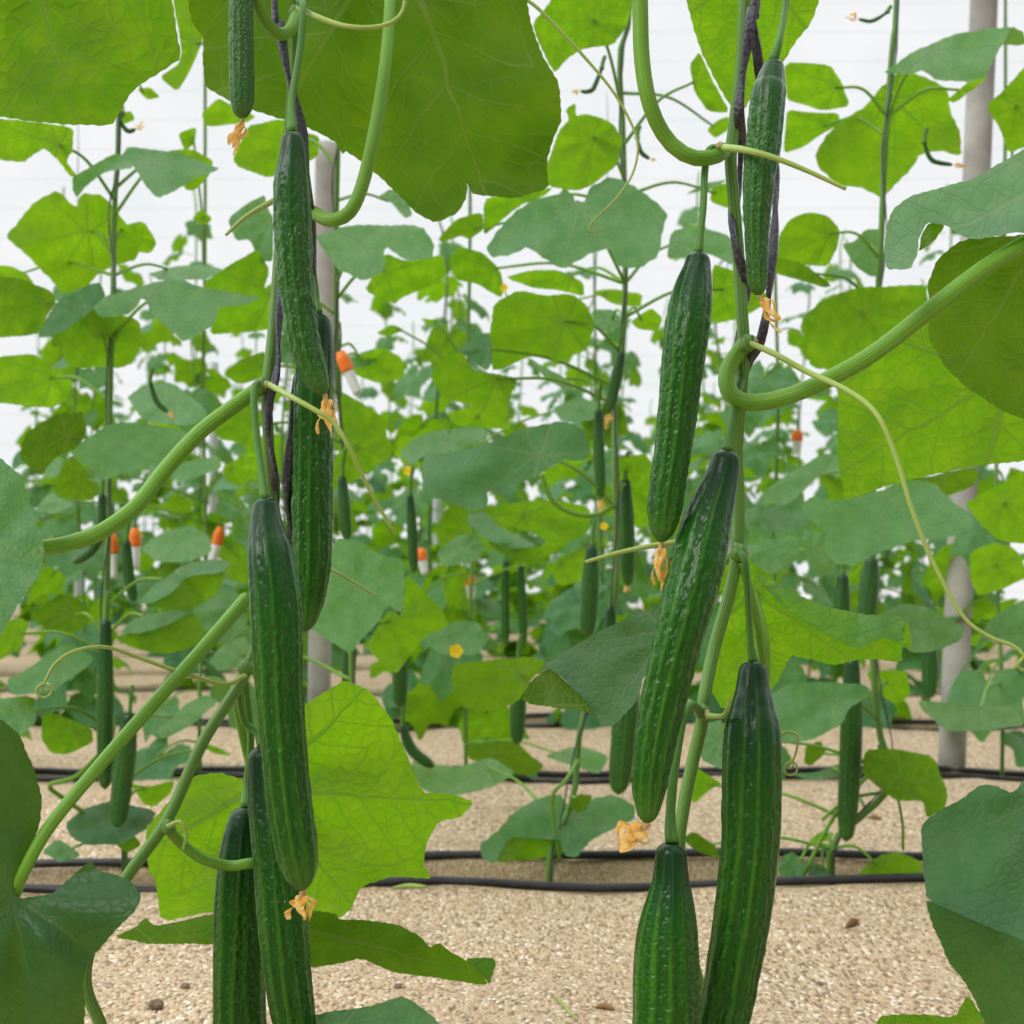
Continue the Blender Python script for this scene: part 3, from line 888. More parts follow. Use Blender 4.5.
cucumber('dark smooth thick-stalked cucumber cut off by the photo bottom, left in the bottom pair',
         [(672, 842, 28), (671, 855, 32), (671, 880, 38), (670, 900, 48), (668, 930, 61), (667, 960, 67), (667, 1000, 69), (666, 1040, 69), (664, 1090, 60)], .98,
         [(703, 714, 1.04), (692, 705, 1.025), (684, 713, 1.015), (679, 735, 1.01), (673, 777, 1.0), (670, 820, .99)], None, wart=.3, srad=5)
cucumber('long cucumber at the right of the bottom pair, its neck below a thin straight stalk',
         [(753, 660, 24), (753, 670, 29), (753, 690, 36), (753, 710, 46), (753, 740, 59), (752, 800, 61), (751, 840, 60), (747, 880, 59), (742, 920, 58), (735, 960, 56), (728, 1000, 54), (722, 1024, 52), (710, 1080, 36)], (1.04, 1.02),
         [(740, 552, 1.05), (745, 562, 1.04), (748, 600, 1.04), (750, 640, 1.04)], None, wart=.6)

# --- twine ----------------------------------------------------------------
def twine(label, pts, r, group=None, world=False, sides=7, n=70):
    W = pts if world else [P(*q) for q in pts]
    V, Fc, A = tube_geo(W, r, n=max(n, 120) if r > .002 else n, sides=12 if r > .002 else sides, rib=.42, ribs=2, twist=sum((q - p).length for p, q in zip(W[:-1], W[1:])) * 45)
    return tag(mesh_obj('support_twine', V, Fc, TWINE, None, W[-1], attr=A), label, 'twine', group)


twine('black twine wound down the near left vine', [(270, -500, 1.07), (273, -30, 1.04), (280, 25, 1.035), (286, 65, 1.03), (294, 100, 1.03), (303, 135, 1.03), (309, 200, 1.04), (315, 300, 1.09), (311, 340, 1.09), (299, 375, 1.05),
      (291, 430, 1.045), (288, 490, 1.045), (291, 550, 1.06), (286, 640, 1.09), (284, 760, 1.11), (283, 900, 1.11), (283, 1050, 1.1)] + [(283, 1160, 1.1)], .0026, n=140)
twine('black twine twisting close round the stem, left of the warty cucumber', [(283, 255, 1.065), (279, 320, 1.045), (277, 370, 1.035), (270, 400, 1.03), (268, 430, 1.03), (273, 462, 1.035), (276, 500, 1.06), (272, 560, 1.07)], .0022)
twine('black twine wound round the near right stem', [(752, -500, 1.03), (756, -30, 1.03), (752, 10, 1.025), (748, 40, 1.025), (742, 80, 1.03), (739, 115, 1.03), (742, 145, 1.05), (737, 190, 1.06), (732, 225, 1.035), (738, 255, 1.03), (747, 285, 1.045), (741, 330, 1.07), (736, 360, 1.06)], .0028, n=120)
twine('black twine hanging behind the warty cucumber at upper right', [(753, 20, 1.03), (758, 60, 1.035), (765, 110, 1.05), (774, 165, 1.045), (775, 215, 1.03), (771, 270, 1.01), (767, 310, 1.02), (760, 342, 1.03), (748, 366, 1.05), (741, 400, 1.065), (737, 450, 1.075), (738, 510, 1.075), (736, 555, 1.075), (727, 600, 1.075), (713, 650, 1.075), (702, 724, 1.075), (694, 757, 1.078), (684, 806, 1.08), (678, 860, 1.085), (684, 930, 1.09), (704, 1010, 1.095), (706, 1135, 1.095)], .0026, n=120)

# --- second row vines -----------------------------------------------------
D2 = 2.05
def vine_px(label, pts, r, d=D2, group=None, top=True):
    W = [P(x, y, d + o) for x, y, o in pts]
    if top: W = [W[0] + Vector((0, 0, .6))] + W
    W.append(gp(pts[-1][0], d))
    return Vine(label, W, r, group)


V1 = vine_px('cucumber vine in the second row at far left, wound on a dark string', [(119, 100, 0), (115, 200, .02), (113, 300, 0), (110, 400, .01), (109, 500, 0), (107, 600, 0), (105, 690, .02), (112, 760, .03), (124, 830, 0)], .0042)
V2 = vine_px('cucumber vine in the second row rising beside the left grey post', [(342, 60, .03), (338, 150, 0), (336, 260, .02), (338, 360, .05), (345, 480, .05), (350, 600, 0), (352, 700, 0), (352, 800, 0)], .004)
V3 = vine_px('cucumber vine in the second row between the two near vines, hung with many small cucumbers', [(632, -30, 0), (620, 55, 0), (623, 130, .02), (625, 230, 0), (624, 320, 0), (615, 400, .02), (615, 480, 0), (617, 550, 0), (613, 620, 0), (596, 680, .02), (580, 730, .03), (573, 800, .02), (550, 850, 0)], .0042)
V4 = vine_px('cucumber vine in the second row at right, bent stems low above the sand', [(897, -30, 0), (892, 50, 0), (885, 150, 0), (881, 240, 0), (876, 330, .02), (872, 450, .02), (870, 560, 0), (874, 680, 0), (880, 735, 0), (893, 782, -.02), (866, 812, -.03), (832, 845, -.03)], .0046)
ROW2 = [V1, V2, V3, V4]
# third row vines carry some traced leaves too
V5 = vine_px('cucumber vine in the third row, left of the thick leaf stalk', [(205, 250, 0), (203, 400, .02), (206, 560, 0), (200, 680, 0)], .004, 3.0)
V6 = vine_px('cucumber vine in the third row, below the large dark drooping leaf', [(470, 230, 0), (468, 380, .02), (472, 560, 0), (466, 680, 0)], .004, 3.0)
V7 = vine_px('cucumber vine in the third row, just right of the near right stem', [(775, 250, 0), (778, 400, .02), (774, 560, 0), (776, 690, 0)], .004, 3.0)
V8 = vine_px('cucumber vine in the third row, in front of the thick grey post', [(1005, 150, 0), (1000, 300, .02), (996, 520, 0), (1002, 690, 0)], .004, 3.0)
ROW3 = [V5, V6, V7, V8]
tube('side_shoot', [P(884, 744, D2), P(872, 770, D2), P(850, 795, D2 - .02), P(826, 830, D2 - .03), gp(800, D2 - .03) + Vector((0, 0, .015))], .0028, STALK, V4.root, n=30)
tube('side_shoot', [P(884, 792, D2), P(855, 797, D2 - .02), P(838, 806, D2 - .03), P(822, 820, D2 - .03)], .0025, STALK, V4.root, n=24)
tube('side_shoot', [P(878, 745, D2), P(893, 780, D2), P(902, 820, D2), P(903, 850, D2)], .002, STALK, V4.root, n=20)
tube('side_shoot', [P(560, 862, D2), P(552, 800, D2 - .03), P(566, 780, D2 - .04), P(578, 760, D2 + .02)], .0026, STALK, V3.root, n=24)
tube('side_shoot', [P(128, 842, D2), P(66, 800, D2 - .05), P(50, 785, D2 - .08), P(78, 775, D2 - .08), P(112, 735, D2 - .02), P(108, 700, D2)], .0032, STALK, V1.root, n=40)

for v, ds, lab in ((V1, D2, 'thin dark string beside the far left second row vine'), (V2, D2, 'thin dark string just right of the left grey post'),
                   (V3, D2, 'thin dark string along the vine with many small cucumbers'), (V4, D2, 'thin dark string along the second row vine at right')):
    q = v.path
    W = [q[i] + Vector((.006 * sin(i * .5), -.009, 0)) for i in range(0, 80, 5)]
    W = [W[0] + Vector((0, 0, .5))] + W + [q[-1] + Vector((0, -.012, .012))]
    twine(lab, W, .0011, world=True, n=90)


def bg(side, d, pts, tilt=None, vine=None, tone=1.0, extra=(), stalk=True, wave=.09, origin=None):
    """second or third row leaf traced from the photo"""
    pts = T(*pts)
    c = centroid(pts)
    if vine is None:
        vs = ROW2 if d < 2.35 else ROW3
        vine = min(vs, key=lambda v: abs(v.at_z(P(c.x, c.y, d).z).x - P(c.x, c.y, d).x))
    if tilt is None: tilt = 52 if side == 'U' else 40
    z = P(c.x, c.y, d).z
    s = vine.at_z(max(.03, z - .03))
    spx = s.x * F / s.y + 512
    size = max(max(p.x for p in pts) - min(p.x for p in pts), 20)
    dirx = max(-1, min(1, (spx - c.x) / size))
    org = c + Vector((dirx * size * .28, -size * .06)) if origin is None else Vector(origin)
    tp = c - Vector((dirx * size * .5, -size * .28))
    lf = traced_leaf(vine.root, d, [(side, pts)] + list(extra), org, tp, tilt, size / 15, wave, tone)
    if stalk:
        a = wpos(lf)
        b = s
        m = a.lerp(b, .5) + Vector((0, (.02 if side == 'U' else -.01), .015))
        stalk_to(lf, [a, m, b], .0018, .0026, n=16)
    return lf


bg('L', 1.95, (1, (0, 345), (215, 370), (212, 440), (195, 470), (225, 515), (205, 515), (160, 460), (130, 432), (95, 455), (70, 475), (0, 470), (-60, 420), (-60, 350)))
bg('U', 1.95, (1, (355, 455), (375, 428), (430, 435), (520, 445), (600, 475), (645, 495), (570, 520), (520, 555), (460, 582), (425, 540), (395, 490)), 58,
   extra=[('U', T(1, (210, 520), (260, 490), (330, 450), (358, 452), (395, 492), (300, 505), (250, 545), (225, 580), (212, 560)), T(1, (357, 450), (396, 492)), -.5)])
bg('L', 2.1, (1, (490, 440), (560, 435), (625, 470), (615, 510), (570, 558), (540, 555)), 30)
bg('L', 2.1, (1, (50, 655), (100, 590), (170, 555), (222, 610), (240, 565), (300, 570), (360, 640), (410, 720), (400, 760), (340, 775), (290, 800), (250, 840), (185, 862), (150, 820), (80, 750), (15, 690)), 32)
bg('L', 2.15, (1, (360, 660), (420, 645), (460, 710), (440, 742), (380, 735)))
bg('U', 1.93, (1, (275, 905), (300, 870), (440, 830), (510, 812), (600, 840), (765, 870), (720, 890), (640, 900), (630, 950), (545, 1000), (490, 960), (440, 920), (420, 870), (385, 915), (300, 930)), 58)
bg('U', 2.2, (1, (430, 800), (520, 778), (600, 775), (660, 790), (600, 818), (470, 822)), 64)
bg('L', 2.1, (1, (590, 830), (680, 770), (755, 728), (790, 790), (770, 850), (835, 890), (830, 960), (720, 972), (610, 980), (640, 905)))
bg('L', 2.05, (1, (-60, 800), (60, 815), (150, 850), (165, 880), (140, 920), (120, 975), (40, 985), (-60, 990)), tone=.8)
bg('L', 2.25, (1, (-40, 780), (20, 775), (80, 800), (100, 830), (0, 830)))
bg('U', 2.0, (1, (105, 990), (165, 880), (290, 820), (312, 870), (250, 925), (170, 978)), 50, tone=.6)
bg('L', 2.05, (1, (130, 975), (260, 900), (410, 935), (415, 1010), (380, 1075), (200, 1075), (170, 1000)))
bg('L', 2.3, (1, (590, 330), (640, 285), (680, 310), (750, 340), (720, 360), (600, 372)), vine=V2)
bg('L', 2.1, (1, (680, 470), (720, 370), (830, 345), (900, 390), (935, 400), (930, 460), (840, 490), (790, 522), (700, 490)), 30, vine=V2)
bg('U', 2.1, (1, (665, 640), (730, 590), (775, 570), (780, 600), (800, 640), (800, 765), (760, 765), (730, 700), (690, 705)), 45, vine=V2)
bg('L', 2.0, (1, (500, -40), (585, -40), (597, 110), (560, 200), (520, 270), (465, 225), (520, 190), (532, 150)), 30, vine=V2)
bg('L', 2.4, (1, (520, 390), (575, 370), (570, 420), (540, 442)), vine=V5)
bg('L', 2.3, (1, (345, 330), (385, 325), (395, 350), (360, 365)), vine=V1)
bg('L', 2.5, (1, (560, 640), (590, 610), (622, 640), (600, 660)), vine=V5)
bg('L', 2.3, (1, (400, 260), (440, 255), (470, 285), (430, 292)), vine=V1)
bg('L', 1.85, (2, (560, 70), (620, 0), (640, -70), (840, -70), (858, 20), (835, 85), (800, 132), (720, 140), (665, 170), (630, 215), (600, 170)), 30, vine=V3)
bg('L', 2.0, (2, (600, 500), (640, 380), (672, 350), (660, 320), (690, 300), (690, 340), (720, 330), (800, 360), (825, 410), (815, 480), (740, 540), (690, 560), (610, 545)), 30, vine=V3)
bg('U', 1.86, (2, (425, 730), (450, 690), (510, 620), (560, 590), (640, 575), (655, 543), (680, 565), (690, 592), (720, 592), (730, 550), (790, 515), (850, 540), (920, 590), (960, 625), (945, 680), (930, 750), (880, 782), (810, 780), (790, 725), (740, 735), (650, 790), (600, 760), (550, 720), (500, 745), (440, 755)), 50, vine=V3, origin=(580, 205))
bg('U', 1.95, (1, (1000, 800), (940, 720), (920, 690), (980, 672), 2, (0, 665), (60, 658), (240, 660), (275, 715), (270, 755), (200, 765), (130, 720), (130, 790), (70, 825), (0, 790)), 55, vine=V2)
bg('L', 2.1, (2, (70, 850), (100, 800), (130, 740), (200, 765), (300, 745), (315, 800), (260, 840), (180, 870), (160, 892)), vine=V2)
bg('L', 2.1, (2, (315, 760), (350, 720), (420, 740), (470, 790), (480, 850), (470, 872), (400, 830), (340, 820)), vine=V3)
bg('L', 2.15, (2, (285, 700), (340, 640), (415, 620), (422, 670), (380, 700), (350, 690), (300, 710)), tone=.7, vine=V3)
bg('L', 2.1, (2, (420, 600), (420, 690), (450, 665), (520, 605), (600, 572), (625, 548), (540, 560), (430, 578)), vine=V3)
bg('U', 2.2, (2, (105, 580), (150, 550), (200, 590), (212, 630), (190, 640), (150, 592)), vine=V2)
bg('L', 2.0, (2, (440, 960), (450, 890), (520, 850), (600, 865), (680, 860), (722, 890), (745, 950), (725, 1010), 5, (720, 30), (640, 65), (560, 45), (450, 95), (430, 30)), 32, vine=V3)
bg('U', 1.95, (2, (340, 1020), (430, 970), 5, (442, 0), (448, 60), (430, 92), (390, 62), (340, 25)), 45, tone=.6, vine=V3)
bg('L', 2.15, (2, (480, 810), (560, 790), (640, 790), (712, 825), (715, 868), (650, 850), (560, 842)), vine=V3)
bg('U', 2.0, (3, (-20, 760), (-10, 675), (70, 662), (170, 690), (178, 780), (100, 740), (40, 750)), 50, vine=V3)
bg('L', 2.5, (2, (105, 975), (150, 948), (190, 965), (140, 985)), vine=V6)
bg('L', 2.5, (2, (235, 930), (290, 938), (260, 957)), vine=V6)
bg('U', 2.2, (2, (735, 905), (800, 905), (832, 940), (790, 977), (740, 960)), vine=V3)
bg('L', 2.2, (2, (850, 940), (910, 900), (945, 930), (930, 970), (870, 962)), vine=V3)
bg('L', 2.6, (2, (735, 850), (800, 845), (885, 860), (880, 900), (800, 890)), vine=V6)
bg('L', 1.9, (3, (45, 190), (75, 150), (110, 230), (165, 330), (100, 327), (60, 270)), vine=V3)
bg('L', 2.05, (3, (320, 180), (460, 190), (490, 240), (515, 310), (440, 325), (360, 300), (330, 290)), vine=V4)
bg('L', 2.15, (3, (330, 320), (400, 330), (480, 330), (490, 360), (420, 400), (380, 430), (320, 450), (325, 380)), vine=V4)
bg('L', 2.3, (3, (95, 380), (130, 350), (162, 340), (160, 380), (120, 405)), vine=V3)
bg('L', 2.2, (3, (105, 590), (110, 550), (168, 530), (165, 612)), vine=V3)
bg('U', 2.4, (3, (30, 570), (90, 535), (160, 525), (110, 555)), vine=V7)
bg('L', 2.1, (3, (600, 260), (650, 215), (690, 210), (760, 235), (800, 260), (810, 330), (840, 390), (840, 457), (780, 440), (720, 450), (690, 500), (640, 550), (610, 580), (540, 545), (480, 545), (420, 490), (415, 450), (450, 390), (480, 360), (560, 310)), 30, vine=V4, origin=T(3, (640, 290))[0])
bg('U', 1.9, (3, (610, 215), (660, 180), (710, 145), (780, 115), (850, 95), (990, 75), (975, 110), (940, 165), (915, 222), (850, 240), (770, 235), (730, 205), (690, 215)), 55, vine=V4,
   extra=[('L', T(3, (988, 75), (1024, 95), (1030, 130), (955, 133)), T(3, (990, 75), (955, 132)), .6)])
bg('L', 2.0, (3, (912, 310), (960, 270), (1024, 195), (1100, 150), (1150, 300), (1100, 420), (1024, 430), (980, 447), (955, 380)), vine=V8)
bg('L', 2.0, (3, (800, 292), (860, 240), (920, 222), (900, 242), (820, 302)), vine=V4)
bg('L', 2.05, (3, (305, 690), (340, 640), (390, 620), (450, 630), (485, 670), (480, 720), (450, 780), (390, 775), (300, 770)), vine=V4)
bg('U', 2.1, (3, (490, 715), (530, 705), (560, 670), (610, 670), (620, 790), (580, 812), (530, 780)), vine=V4)
bg('L', 2.0, (3, (370, 940), (430, 880), (530, 840), (650, 835), (737, 835), (745, 900), (700, 960), 6, (480, 90), (400, 80), (385, 0)), vine=V4)
bg('L', 2.1, (3, (110, 770), (170, 790), (260, 850), (285, 880), (200, 930), (110, 950)), vine=V3)
bg('L', 2.0, (3, (290, 750), (380, 770), (462, 836), (440, 842), (370, 820), (300, 802)), tone=.8, vine=V4)
# middle band
bg('L', 2.0, (4, (60, 310), (80, 270), (120, 240), (180, 215), (240, 215), (255, 260), (235, 310), (150, 350), (120, 402), (60, 350)), tone=.5)
bg('L', 2.15, (4, (-40, 60), (0, 50), (100, 40), (160, 90), (215, 120), (190, 180), (150, 200), (60, 190), (-40, 180)))
bg('U', 1.92, (4, (205, 330), (250, 290), (320, 245), (400, 240), (540, 265), (552, 290), (500, 350), (440, 370), (370, 385), (300, 415), (270, 380), (220, 345)), 54)
bg('L', 2.05, (4, (160, 430), (180, 370), (210, 335), (260, 390), (290, 430), (270, 472), (170, 462)), tone=.7)
bg('U', 2.6, (4, (370, 170), (420, 130), (500, 120), (600, 200), (602, 230), (560, 250), (420, 240), (380, 180)), 55)
bg('L', 2.1, (4, (600, 230), (700, 170), (760, 200), (760, 350), (700, 300), (640, 290)), vine=V2)
bg('L', 2.5, (4, (650, 370), (700, 345), (750, 340), (760, 390), (700, 432), (660, 410)))
bg('L', 2.1, (4, (650, 100), (700, 60), (780, 30), (780, 110), (700, 130)), vine=V2)
bg('U', 1.98, (4, (400, 765), (450, 720), (530, 660), (620, 640), (680, 650), (650, 680), (550, 690), (500, 742), (440, 772)), 60, vine=V1,
   extra=[('L', T(4, (445, 772), (500, 740), (550, 690), (660, 680), (640, 740), (560, 792), (490, 792)), T(4, (440, 772), (500, 741), (550, 690), (650, 680)), .5)])
bg('U', 1.95, (4, (345, 860), (400, 810), (560, 780), (572, 792), (500, 830), (420, 857)), 62, vine=V1,
   extra=[('L', T(4, (345, 863), (430, 850), (500, 829), (567, 793), (605, 860), (560, 902), (480, 920), (400, 905), (345, 880)), T(4, (345, 861), (420, 857), (500, 830), (570, 792)), .5)])
bg('U', 2.05, (4, (560, 790), (640, 740), (700, 740), (722, 760), (720, 850), (650, 890), (600, 850)), 50, vine=V2)
bg('U', 2.1, (4, (640, 900), (720, 860), (732, 950), (640, 970), (610, 940)), vine=V2)
bg('L', 2.1, (4, (85, 810), (130, 770), (200, 760), (260, 780), (272, 820), (200, 870), (130, 840)), tone=.5)
bg('U', 2.0, (4, (20, 990), (70, 970), (200, 880), (280, 930), (222, 980), (150, 1030), (30, 1040)), 60)
bg('U', 2.6, (4, (410, 610), (480, 560), (560, 540), (610, 570), (622, 620), (550, 650), (460, 650)), 60)
bg('U', 2.5, (4, (500, 380), (560, 350), (640, 340), (650, 375), (580, 400), (520, 420)), 55)
bg('U', 2.5, (4, (100, 500), (150, 440), (200, 470), (220, 480), (160, 510)), 55)
bg('L', 2.05, (4, (-30, 840), (60, 810), (85, 830), (60, 900), (-30, 955)))
bg('U', 2.4, (4, (130, 380), (160, 350), (190, 345), (170, 400), (135, 405)), 55)
bg('U', 1.78, (5, (240, 340), (330, 330), (430, 300), (520, 265), (650, 235), (710, 260), (735, 310), (722, 350), (650, 350), (560, 410), (430, 440), (432, 492), (380, 497), (300, 470), (240, 450)), 46, vine=V3, tone=.55)
bg('U', 2.5, (5, (170, 330), (230, 280), (310, 260), (420, 250), (435, 290), (330, 332), (240, 342), (210, 370)), 58)
bg('L', 2.0, (4, (960, 450), (980, 340), (1010, 310), 5, (0, 150), (60, 180), (130, 230), (140, 290), (165, 320), (130, 350), (100, 380), (30, 420), (0, 430)), vine=V2)
bg('U', 1.85, (4, (900, 840), (945, 730), (960, 640), (985, 585), 5, (0, 580), (60, 590), (120, 630), (185, 640), (190, 700), (182, 800), (140, 775), (100, 840), (60, 880), (30, 920), (0, 900)), 42, vine=V2)
bg('L', 2.0, (5, (190, 680), (250, 740), (300, 790), (316, 840), (250, 866), (200, 930), (160, 982), (75, 900), (110, 840), (140, 790), (185, 812)), 32, vine=V2)
bg('U', 2.5, (5, (365, 520), (420, 500), (470, 550), (582, 602), (500, 612), (420, 580)), 58,
   extra=[('L', T(5, (430, 590), (470, 590), (520, 610), (582, 603), (605, 650), (550, 662), (460, 620)), T(5, (430, 588), (500, 612), (582, 602)), .5)])
bg('U', 2.6, (5, (240, 880), (300, 830), (400, 820), (440, 870), (400, 922), (300, 922)), 50)
bg('L', 1.9, (5, (325, 1000), (330, 950), (400, 940), (560, 925), (605, 945), (560, 992), (520, 1060), (430, 1090), (350, 1070)), 40, vine=V3, tone=.75)
bg('L', 2.0, (5, (270, 90), (300, 50), (360, 30), (375, 70), (390, 90), (522, 110), (500, 160), (490, 232), (440, 220), (380, 190), (300, 170), (265, 110)), vine=V3)
bg('L', 2.5, (5, (310, 215), (400, 190), (480, 230), (502, 260), (440, 260), (330, 247)))
bg('U', 2.1, (5, (550, 50), (600, 80), (660, 110), (692, 150), (670, 152), (600, 112)), vine=V3)
bg('U', 2.5, (5, (620, 200), (700, 165), (772, 190), (750, 232), (650, 242)))
bg('L', 2.6, (5, (450, 480), (560, 470), (650, 470), (732, 490), (730, 560), (640, 612), (560, 560), (470, 540)), 25)
bg('L', 2.6, (5, (610, 660), (700, 610), (742, 600), (720, 700), (640, 722)))
bg('L', 2.1, (5, (790, 350), (910, 330), (930, 540), (860, 552), (820, 430)), vine=V3)
bg('U', 2.5, (5, (280, 620), (350, 570), (400, 565), (430, 610), (380, 655), (300, 660)), 55)
bg('L', 2.4, (5, (20, 60), (120, 20), (180, 50), (190, 110), (120, 130), (40, 100)), vine=V2)
bg('U', 2.4, (5, (20, 50), (100, 25), (130, 20), (100, 70), (40, 85)), vine=V2)
bg('U', 1.88, (6, (370, 490), (400, 460), (480, 470), (600, 440), (690, 405), (760, 420), (810, 470), (882, 520), (850, 560), (780, 585), (690, 590), (600, 620), (530, 662), (470, 650), (440, 612), (440, 570), (395, 520)), 50, vine=V4, origin=T(6, (610, 450))[0])
bg('U', 2.3, (6, (260, 440), (340, 390), (440, 330), (482, 340), (485, 392), (420, 400), (370, 450), (330, 482), (270, 476)), vine=V4)
bg('L', 2.05, (6, (850, 480), (920, 440), (1024, 380), (1120, 380), (1120, 600), (950, 590), (900, 540)), vine=V8)
bg('L', 2.0, (6, (740, 400), (880, 370), (892, 400), (870, 432), (800, 456), (750, 432)), vine=V4, tone=.6)
bg('U', 1.98, (6, (600, 800), (680, 770), (740, 780), (852, 840), (840, 880), (760, 912), (690, 916)), vine=V4)
bg('U', 2.0, (6, (920, 820), (980, 780), (1080, 740), (1080, 920), (1000, 900), (920, 872), (850, 962), (815, 1005), (870, 920)), 52, vine=V8)
bg('L', 2.4, (6, (865, 620), (940, 590), (1000, 610), (1040, 690), (960, 730), (890, 750), (865, 700)))
bg('U', 2.4, (6, (200, 500), (260, 480), (380, 480), (400, 540), (300, 560), (210, 540)), 50, tone=.6)
bg('U', 2.5, (6, (370, 560), (430, 560), (480, 600), (470, 690), (400, 690)), 40)
bg('U', 2.5, (6, (210, 600), (290, 580), (370, 570), (360, 640), (280, 690), (220, 640)), 50)
bg('L', 2.0, (7, (125, 110), (170, 118), (270, 160), (272, 200), (200, 235), (150, 232), (120, 190)))
bg('U', 2.0, (7, (190, 440), (250, 390), (330, 370), (460, 400), (440, 450), (350, 500), (250, 500), (210, 480)), tone=.4)
bg('U', 2.1, (7, (450, 170), (540, 90), (600, 60), (640, 80), (560, 150), (480, 192)), vine=V1)
bg('U', 2.0, (7, (120, 520), (170, 480), (242, 530), (180, 552)))
bg('L', 2.0, (7, (330, 480), (380, 455), (416, 500), (370, 526)))
bg('L', 2.1, (7, (380, 320), (440, 330), (512, 310), (500, 350), (450, 390), (420, 380)))
bg('L', 2.2, (7, (590, 200), (640, 215), (682, 240), (620, 232)))
bg('U', 1.95, (7, (-60, 80), (100, 60), (107, 140), (60, 182), (-60, 150)), vine=V1)
bg('U', 2.05, (8, (405, 500), (470, 450), (500, 410), (580, 365), (640, 350), (682, 400), (740, 360), (800, 350), (867, 390), (860, 430), (800, 450), (740, 482), (690, 540), (655, 530), (640, 482), (560, 482), (500, 476), (450, 558), (420, 540)), 52, vine=V3, origin=T(8, (680, 415))[0],
   extra=[('L', T(8, (453, 556), (490, 480), (520, 476), (600, 482), (642, 484), (660, 520), (580, 541)), T(8, (450, 556), (500, 476), (640, 482)), .45)])
bg('U', 2.3, (8, (205, 250), (260, 260), (350, 275), (440, 240), (516, 290), (450, 330), (390, 346), (300, 362), (230, 332)), 58, vine=V3)
bg('L', 2.6, (8, (365, 222), (430, 195), (520, 200), (560, 240), (600, 270), (570, 296), (500, 290), (470, 262), (380, 252)), tone=.5)
bg('U', 2.6, (8, (590, 240), (700, 208), (790, 240), (760, 292), (720, 282)))
bg('L', 2.0, (8, (670, 380), (700, 350), (740, 355), (720, 400), (690, 405)), tone=.6, vine=V3)
bg('U', 1.9, (9, (285, 60), (330, 30), (420, 22), (560, 30), (582, 60), (510, 100), (490, 150), (400, 195), (300, 202), (270, 140)), vine=V4)
bg('U', 2.0, (9, (75, 250), (80, 150), (145, 130), (150, 285)), vine=V4)
bg('L', 2.1, (9, (40, 350), (60, 270), (140, 320), (100, 342), (60, 380)), vine=V4)
bg('L', 1.98, (9, (550, 290), (560, 220), (650, 220), (760, 240), (802, 350), (790, 402), (740, 422), (730, 370), (650, 372), (600, 332)), 25, tone=.75, vine=V4)
bg('U', 2.1, (9, (715, 75), (850, 90), (1000, 100), (1030, 150), (900, 165), (800, 170), (720, 100)), 58, vine=V8)
bg('L', 2.05, (9, (20, 480), (60, 460), (130, 510), (132, 540), (70, 522)), tone=.5, vine=V4)
bg('U', 2.0, (9, (303, 570), (320, 530), (350, 520), (386, 560), (375, 600), (320, 606)), 35, vine=V4)
bg('U', 2.03, (9, (380, 540), (440, 560), (462, 600), (400, 612)), tone=.6, vine=V4)
bg('L', 1.99, (9, (520, 602), (600, 530), (660, 520), (727, 550), (720, 610), (620, 612)), 20, vine=V4)
bg('L', 2.1, (9, (560, -10), (680, -10), (692, 60), (650, 92), (590, 52)), vine=V4)
bg('U', 2.15, (9, (330, 290), (410, 290), (490, 260), (492, 300), (400, 312)), tone=.5, vine=V4)
bg('L', 2.1, (9, (385, 210), (430, 195), (445, 230), (400, 270), (380, 260)), tone=.5, vine=V4)
bg('L', 2.1, (9, (390, 490), (430, 460), (470, 465), (450, 490)), vine=V4)

# --- cucumbers of the second row and beyond --------------------------------
def far(label, pts, w, d, flower=None, up=26, tone=0.28, bend=0):
    x, y = pts[0]
    q = spline([Vector((p[0], p[1], 0)) for p in pts], 7)
    wd = [w * k for k in (.62, .8, .97, 1, .97, .9, .62)]
    return cucumber(label, [(v.x, v.y, k) for v, k in zip(q, wd)], d, [(x + 3 + bend, y - up), (x + 1 + bend * .4, y - up * .5)], flower, fine=False, tone=tone, srad=2)


far('dark cucumber hanging at far left beside the second row string', [(106, 617), (105, 700), (105, 790)], 17, 2.0)
far('shorter blue-green cucumber leaning beside the far left one, low over the sand', [(130, 711), (125, 760), (117, 828)], 22, 1.98)
far('thin cucumber below an orange cap at left', [(127, 540), (128, 570), (134, 602)], 12, 2.1)
far('curved thin cucumber bowing left behind the thick leaf stalk', [(102, 493), (101, 525), (92, 550), (72, 563)], 11, 2.02)
far('slender cucumber right of the half hidden long one at left', [(342, 476), (344, 510), (347, 540)], 13, 2.0)
far('slender cucumber left of the centre, just left of a steel pipe', [(410, 494), (412, 530), (414, 573)], 11, 2.5)
far('thin distant cucumber, second of the pair below the dark drooping leaf', [(521, 562), (522, 600), (524, 648)], 9, 2.9)
far('thin distant cucumber, first of the pair below the dark drooping leaf', [(506, 560), (505, 600), (506, 646)], 9, 2.9)
far('small slim cucumber with an orange flower right of the dark drooping leaf', [(598, 409), (599, 450), (601, 498)], 12, 2.0, (600, 513, 9))
far('small slanting cucumber at the top of the middle cluster', [(622, 352), (616, 380), (609, 412)], 12, 2.0, (607, 428, 10))
far('middle cluster cucumber against bright leaves, right of the small slim one', [(625, 478), (627, 530), (628, 586)], 16, 2.08, (625, 592, 8))
far('darker middle cluster cucumber below the pale tendril', [(592, 544), (590, 590), (587, 638)], 18, 2.0)
far('small dark cucumber just left of the longest slanting one', [(611, 606), (609, 640), (607, 670)], 15, 2.05)
far('cucumber hanging low beside the left edge of the longest slanting one', [(626, 640), (625, 720), (618, 795)], 27, 2.02)
far('blunt cucumber end left of centre, above the sand', [(400, 640), (400, 675), (400, 708)], 16, 2.2)
far('blunt dark cucumber end at centre, above the sand', [(518, 660), (518, 700), (517, 745)], 17, 2.3)
